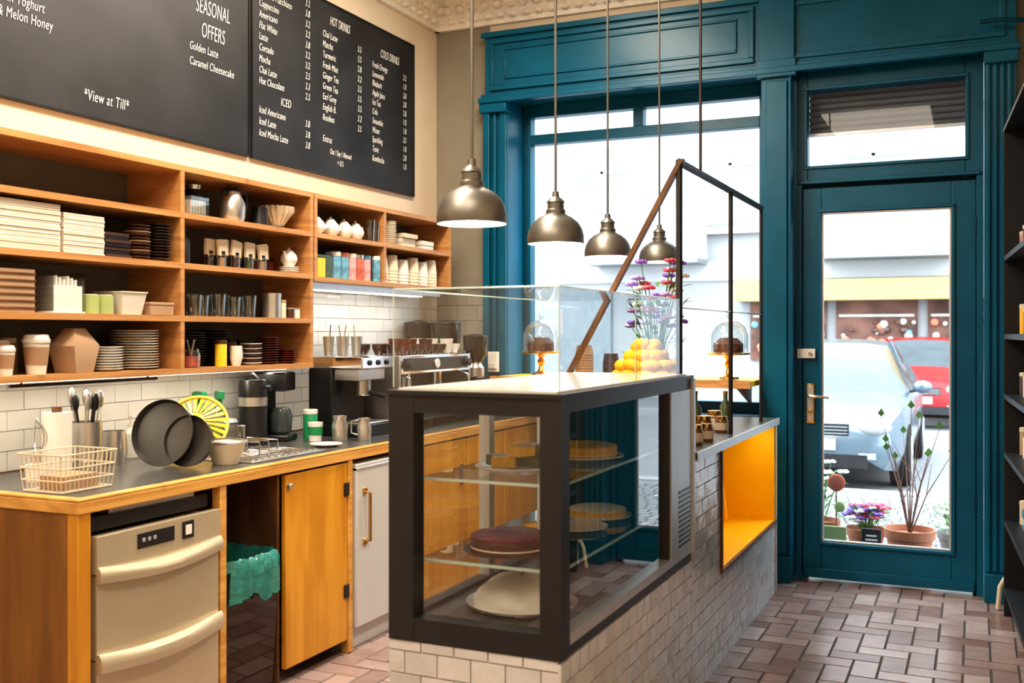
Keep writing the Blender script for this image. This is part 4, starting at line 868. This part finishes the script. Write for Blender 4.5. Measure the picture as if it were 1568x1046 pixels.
def car(name, loc, rz, paint):
    b = MB()
    st = [(0,.34,.52,.58,.58,.50),(.06,.24,.64,.70,.76,.62),(.35,.20,.78,.83,.86,.70),(.75,.20,.85,.92,.88,.70),(1.1,.20,.90,.98,.88,.68),(1.45,.20,.92,1.22,.885,.63),(1.85,.20,.93,1.42,.89,.58),(2.9,.20,.94,1.47,.89,.58),(3.6,.20,.95,1.40,.88,.56),(4.05,.22,.93,1.02,.84,.62),(4.2,.34,.80,.85,.76,.6)]
    secs = []
    for (y, zb, zl, zt, w, wt) in st:
        h = [(w * .92, zb), (w, zb + (zl - zb) * .35), (w * 1.0, zb + (zl - zb) * .7), (w * .96, zl), (wt, zt - .03), (wt * .6, zt)]
        secs.append([(-x, y, z) for x, z in h] + [(0, y, zt + .01)] + [(x, y, z) for x, z in reversed(h)])
    k = len(secs[0]); vs = [p for s in secs for p in s]
    fp = []; fg = []
    for i in range(len(secs) - 1):
        for j in range(k - 1):
            f = (i * k + j, i * k + j + 1, (i + 1) * k + j + 1, (i + 1) * k + j)
            g = (j in (3, 8) and 5 <= i <= 8) or (4 <= j <= 7 and i in (4, 5, 8))
            (fg if g else fp).append(f)
    fp.append(tuple(range(k))); fp.append(tuple((len(secs) - 1) * k + j for j in range(k))[::-1])
    b.add(vs, fp, paint); b.add(vs, fg, 'carglass')
    for x in (-.80, .80):
        for y in (.80, 3.35):
            b.lathe([(0, -.1), (.2, -.1), (.31, -.09), (.32, 0), (.31, .09), (.2, .1), (0, .1)], 'tyre', (x, y, .32), 24, RY(90)); b.lathe([(0, -.115), (.19, -.11), (.2, -.09), (.2, .09), (.19, .11), (0, .115)], 'lightglass', (x, y, .32), 16, RY(90))
    for s in (-1, 1):
        b.ball((s * .60, .10, .64), (.17, .12, .09), 'lightglass', 14, 8); b.ball((s * .98, 1.35, .98), (.10, .06, .07), paint, 12, 8); b.tube([(s * .85, 1.38, .93), (s * .95, 1.36, .95)], .02, 'black', 6)
        b.ball((s * .62, 4.12, .75), (.13, .08, .10), 'salmon', 12, 6); b.box(s * .55 - .08, s * .55 + .08, -.005, .05, .34, .40, 'lightglass')
        b.tube([(s * .79, 2.35, .95), (s * .58, 2.35, 1.45)], .025, paint, 6)
    b.box(-.38, .38, .0, .06, .56, .67, 'black'); 
    for i in range(3): b.box(-.37, .37, -.006, .01, .575 + i * .032, .585 + i * .032, 'lightglass')
    b.box(-.55, .55, -.01, .06, .25, .38, 'black'); b.box(-.26, .26, -.02, 0, .42, .53, 'shopwhite')
    o = b.obj(name, loc, rz, sharp=50); return o
car('car', (-1.50, 10.3, -.13), 0, 'carblue'); car('car', (-.9, 17.6, -.13), math.radians(0), 'carred'); 
random.seed(31)
def potprof(r, h): return [(0, 0), (r * .68, 0), (r * .92, h * .78), (r * 1.0, h * .78), (r * 1.04, h), (r * .95, h), (r * .88, h * .85), (0, h * .85)]
b = MB(); b.lathe(potprof(.145, .25), 'terra', seg=32); b.cyl((0, 0, .19), .125, .018, 'twig')
for i in range(11):
    a = i * .6; q = random.uniform(.1, .3); hh = random.uniform(.45, .8); p0 = Vector((0, 0, .2)); p1 = Vector((q * .4 * math.cos(a), q * .4 * math.sin(a), .2 + hh * .5)); p2 = Vector((q * math.cos(a), q * math.sin(a), .2 + hh))
    b.tube([p0, p1, p2], [.005, .0035, .0015], 'twig', 5); b.tube([p1, p1 + Vector((random.uniform(-.12, .12), random.uniform(-.1, .1), .2))], [.003, .001], 'twig', 5)
    b.add([p2, p2 + Vector((.02, 0, .02)), p2 + Vector((.0, 0, .05)), p2 + Vector((-.02, 0, .02))], [(0, 1, 2, 3)], 'leaf')
b.obj('terracotta_pot_with_twigs', (-.37, 6.66, -.0175))
bouquet('potted_violets', (-.64, 6.85, -.0175), (potprof(.12, .20), 'terra', .20), 40, .13, .16, ['purple', 'purple', 'pink', 'whitepet'], 90, 1.3)
bouquet('potted_bush', (-.11, 7.05, -.0175), (potprof(.12, .18), 'facade', .18), 10, .13, .18, ['whitepet'], 120, 1.3)
bouquet('potted_bush', (-.94, 7.05, -.0175), (potprof(.12, .20), 'terra', .20), 14, .15, .40, ['whitepet'], 90, 1.4)
b = MB(); b.box(-.055, .055, -.008, .008, .10, .25, 'board'); b.box(-.035, .035, -.01, -.008, .18, .19, 'chalk'); b.box(-.03, .03, -.01, -.008, .205, .215, 'chalk'); b.box(-.03, .03, -.01, -.008, .15, .16, 'chalk'); b.tube([(0, 0, 0), (0, 0, .1)], .004, 'twig'); b.obj('plant_sign', (-.58, 6.55, -.0175))
b = MB(); b.box(-.075, .075, -.006, .006, .10, .25, 'greenlt'); b.tube([(0, 0, 0), (0, 0, .1)], .004, 'twig'); b.obj('green_sign', (-.80, 6.55, -.0175), bevel=.003)
b = MB(); b.tube([(0, 0, 0), (0, 0, .45)], .004, 'twig'); b.ball((0, 0, .50), (.055, .01, .055), 'salmon', 20, 8); b.ball((.02, 0, .35), (.035, .01, .035), 'greenlt', 16, 8); b.obj('garden_ornament', (-.80, 6.68, -.0175))

# ------------------------------------------------------------------ lights
def area(name, loc, sx, sy, e, col, rot=(0, 0, 0)):
    l = bpy.data.lights.new(name, 'AREA'); l.shape = 'RECTANGLE'; l.size = sx; l.size_y = sy; l.energy = e; l.color = col
    o = bpy.data.objects.new(name, l); COL.objects.link(o); o.location = loc; o.rotation_euler = rot; return o
area('ceiling_fill', (-2.1, 3.6, 3.57), .5, 3.0, 138, (1, .87, .70))  # this and the next two: fill panels added below the ceiling to lift the interior
area('ceiling_fill', (-0.9, 0.8, 3.57), 1.0, 2.0, 55, (1, .88, .72))
area('ceiling_fill', (-2.3, 1.2, 3.57), .8, 1.2, 52, (1, .86, .68))
area('under_shelf_light', (-3.085, 3.0, 1.238), .03, 2.1, 3.5, (1, .90, .70))
area('under_shelf_light', (-3.12, 4.93, 1.636), .05, 1.1, 1.6, (1, .95, .85))
area('niche_fill', (-1.05, 5.03, .915), .02, 1.1, 2.2, (1, .9, .7))  # added fill that makes the orange niche brighter, not a known lamp
s = bpy.data.lights.new('sun', 'SUN'); s.energy = 1.4; s.angle = math.radians(8); s.color = (1, .97, .92)
so = bpy.data.objects.new('sun', s); COL.objects.link(so); so.rotation_euler = (math.radians(42), 0, math.radians(-15)); so.location = (0, 0, 12)
w = bpy.data.worlds.new('sky'); scene.world = w; w.use_nodes = True
bg = w.node_tree.nodes['Background']; bg.inputs[0].default_value = (.78, .90, 1.0, 1); bg.inputs[1].default_value = 9.0

# ------------------------------------------------------------------ camera
cam = bpy.data.cameras.new('camera'); cam.lens = 36; cam.sensor_width = 36; cam.shift_y = -13 / 1568
cam.dof.use_dof = True; cam.dof.focus_distance = 4.8; cam.dof.aperture_fstop = 3.2; cam.clip_start = .05
co = bpy.data.objects.new('camera', cam); COL.objects.link(co); co.location = (0, 0, H); co.rotation_euler = (math.radians(90), 0, math.radians(24.4))
scene.camera = co
scene.view_settings.view_transform = 'Standard'
for lk in ('Medium High Contrast', 'Standard - Medium High Contrast'):
    try: scene.view_settings.look = lk; print('LOOK', lk); break
    except Exception as e: print('nolook', e)
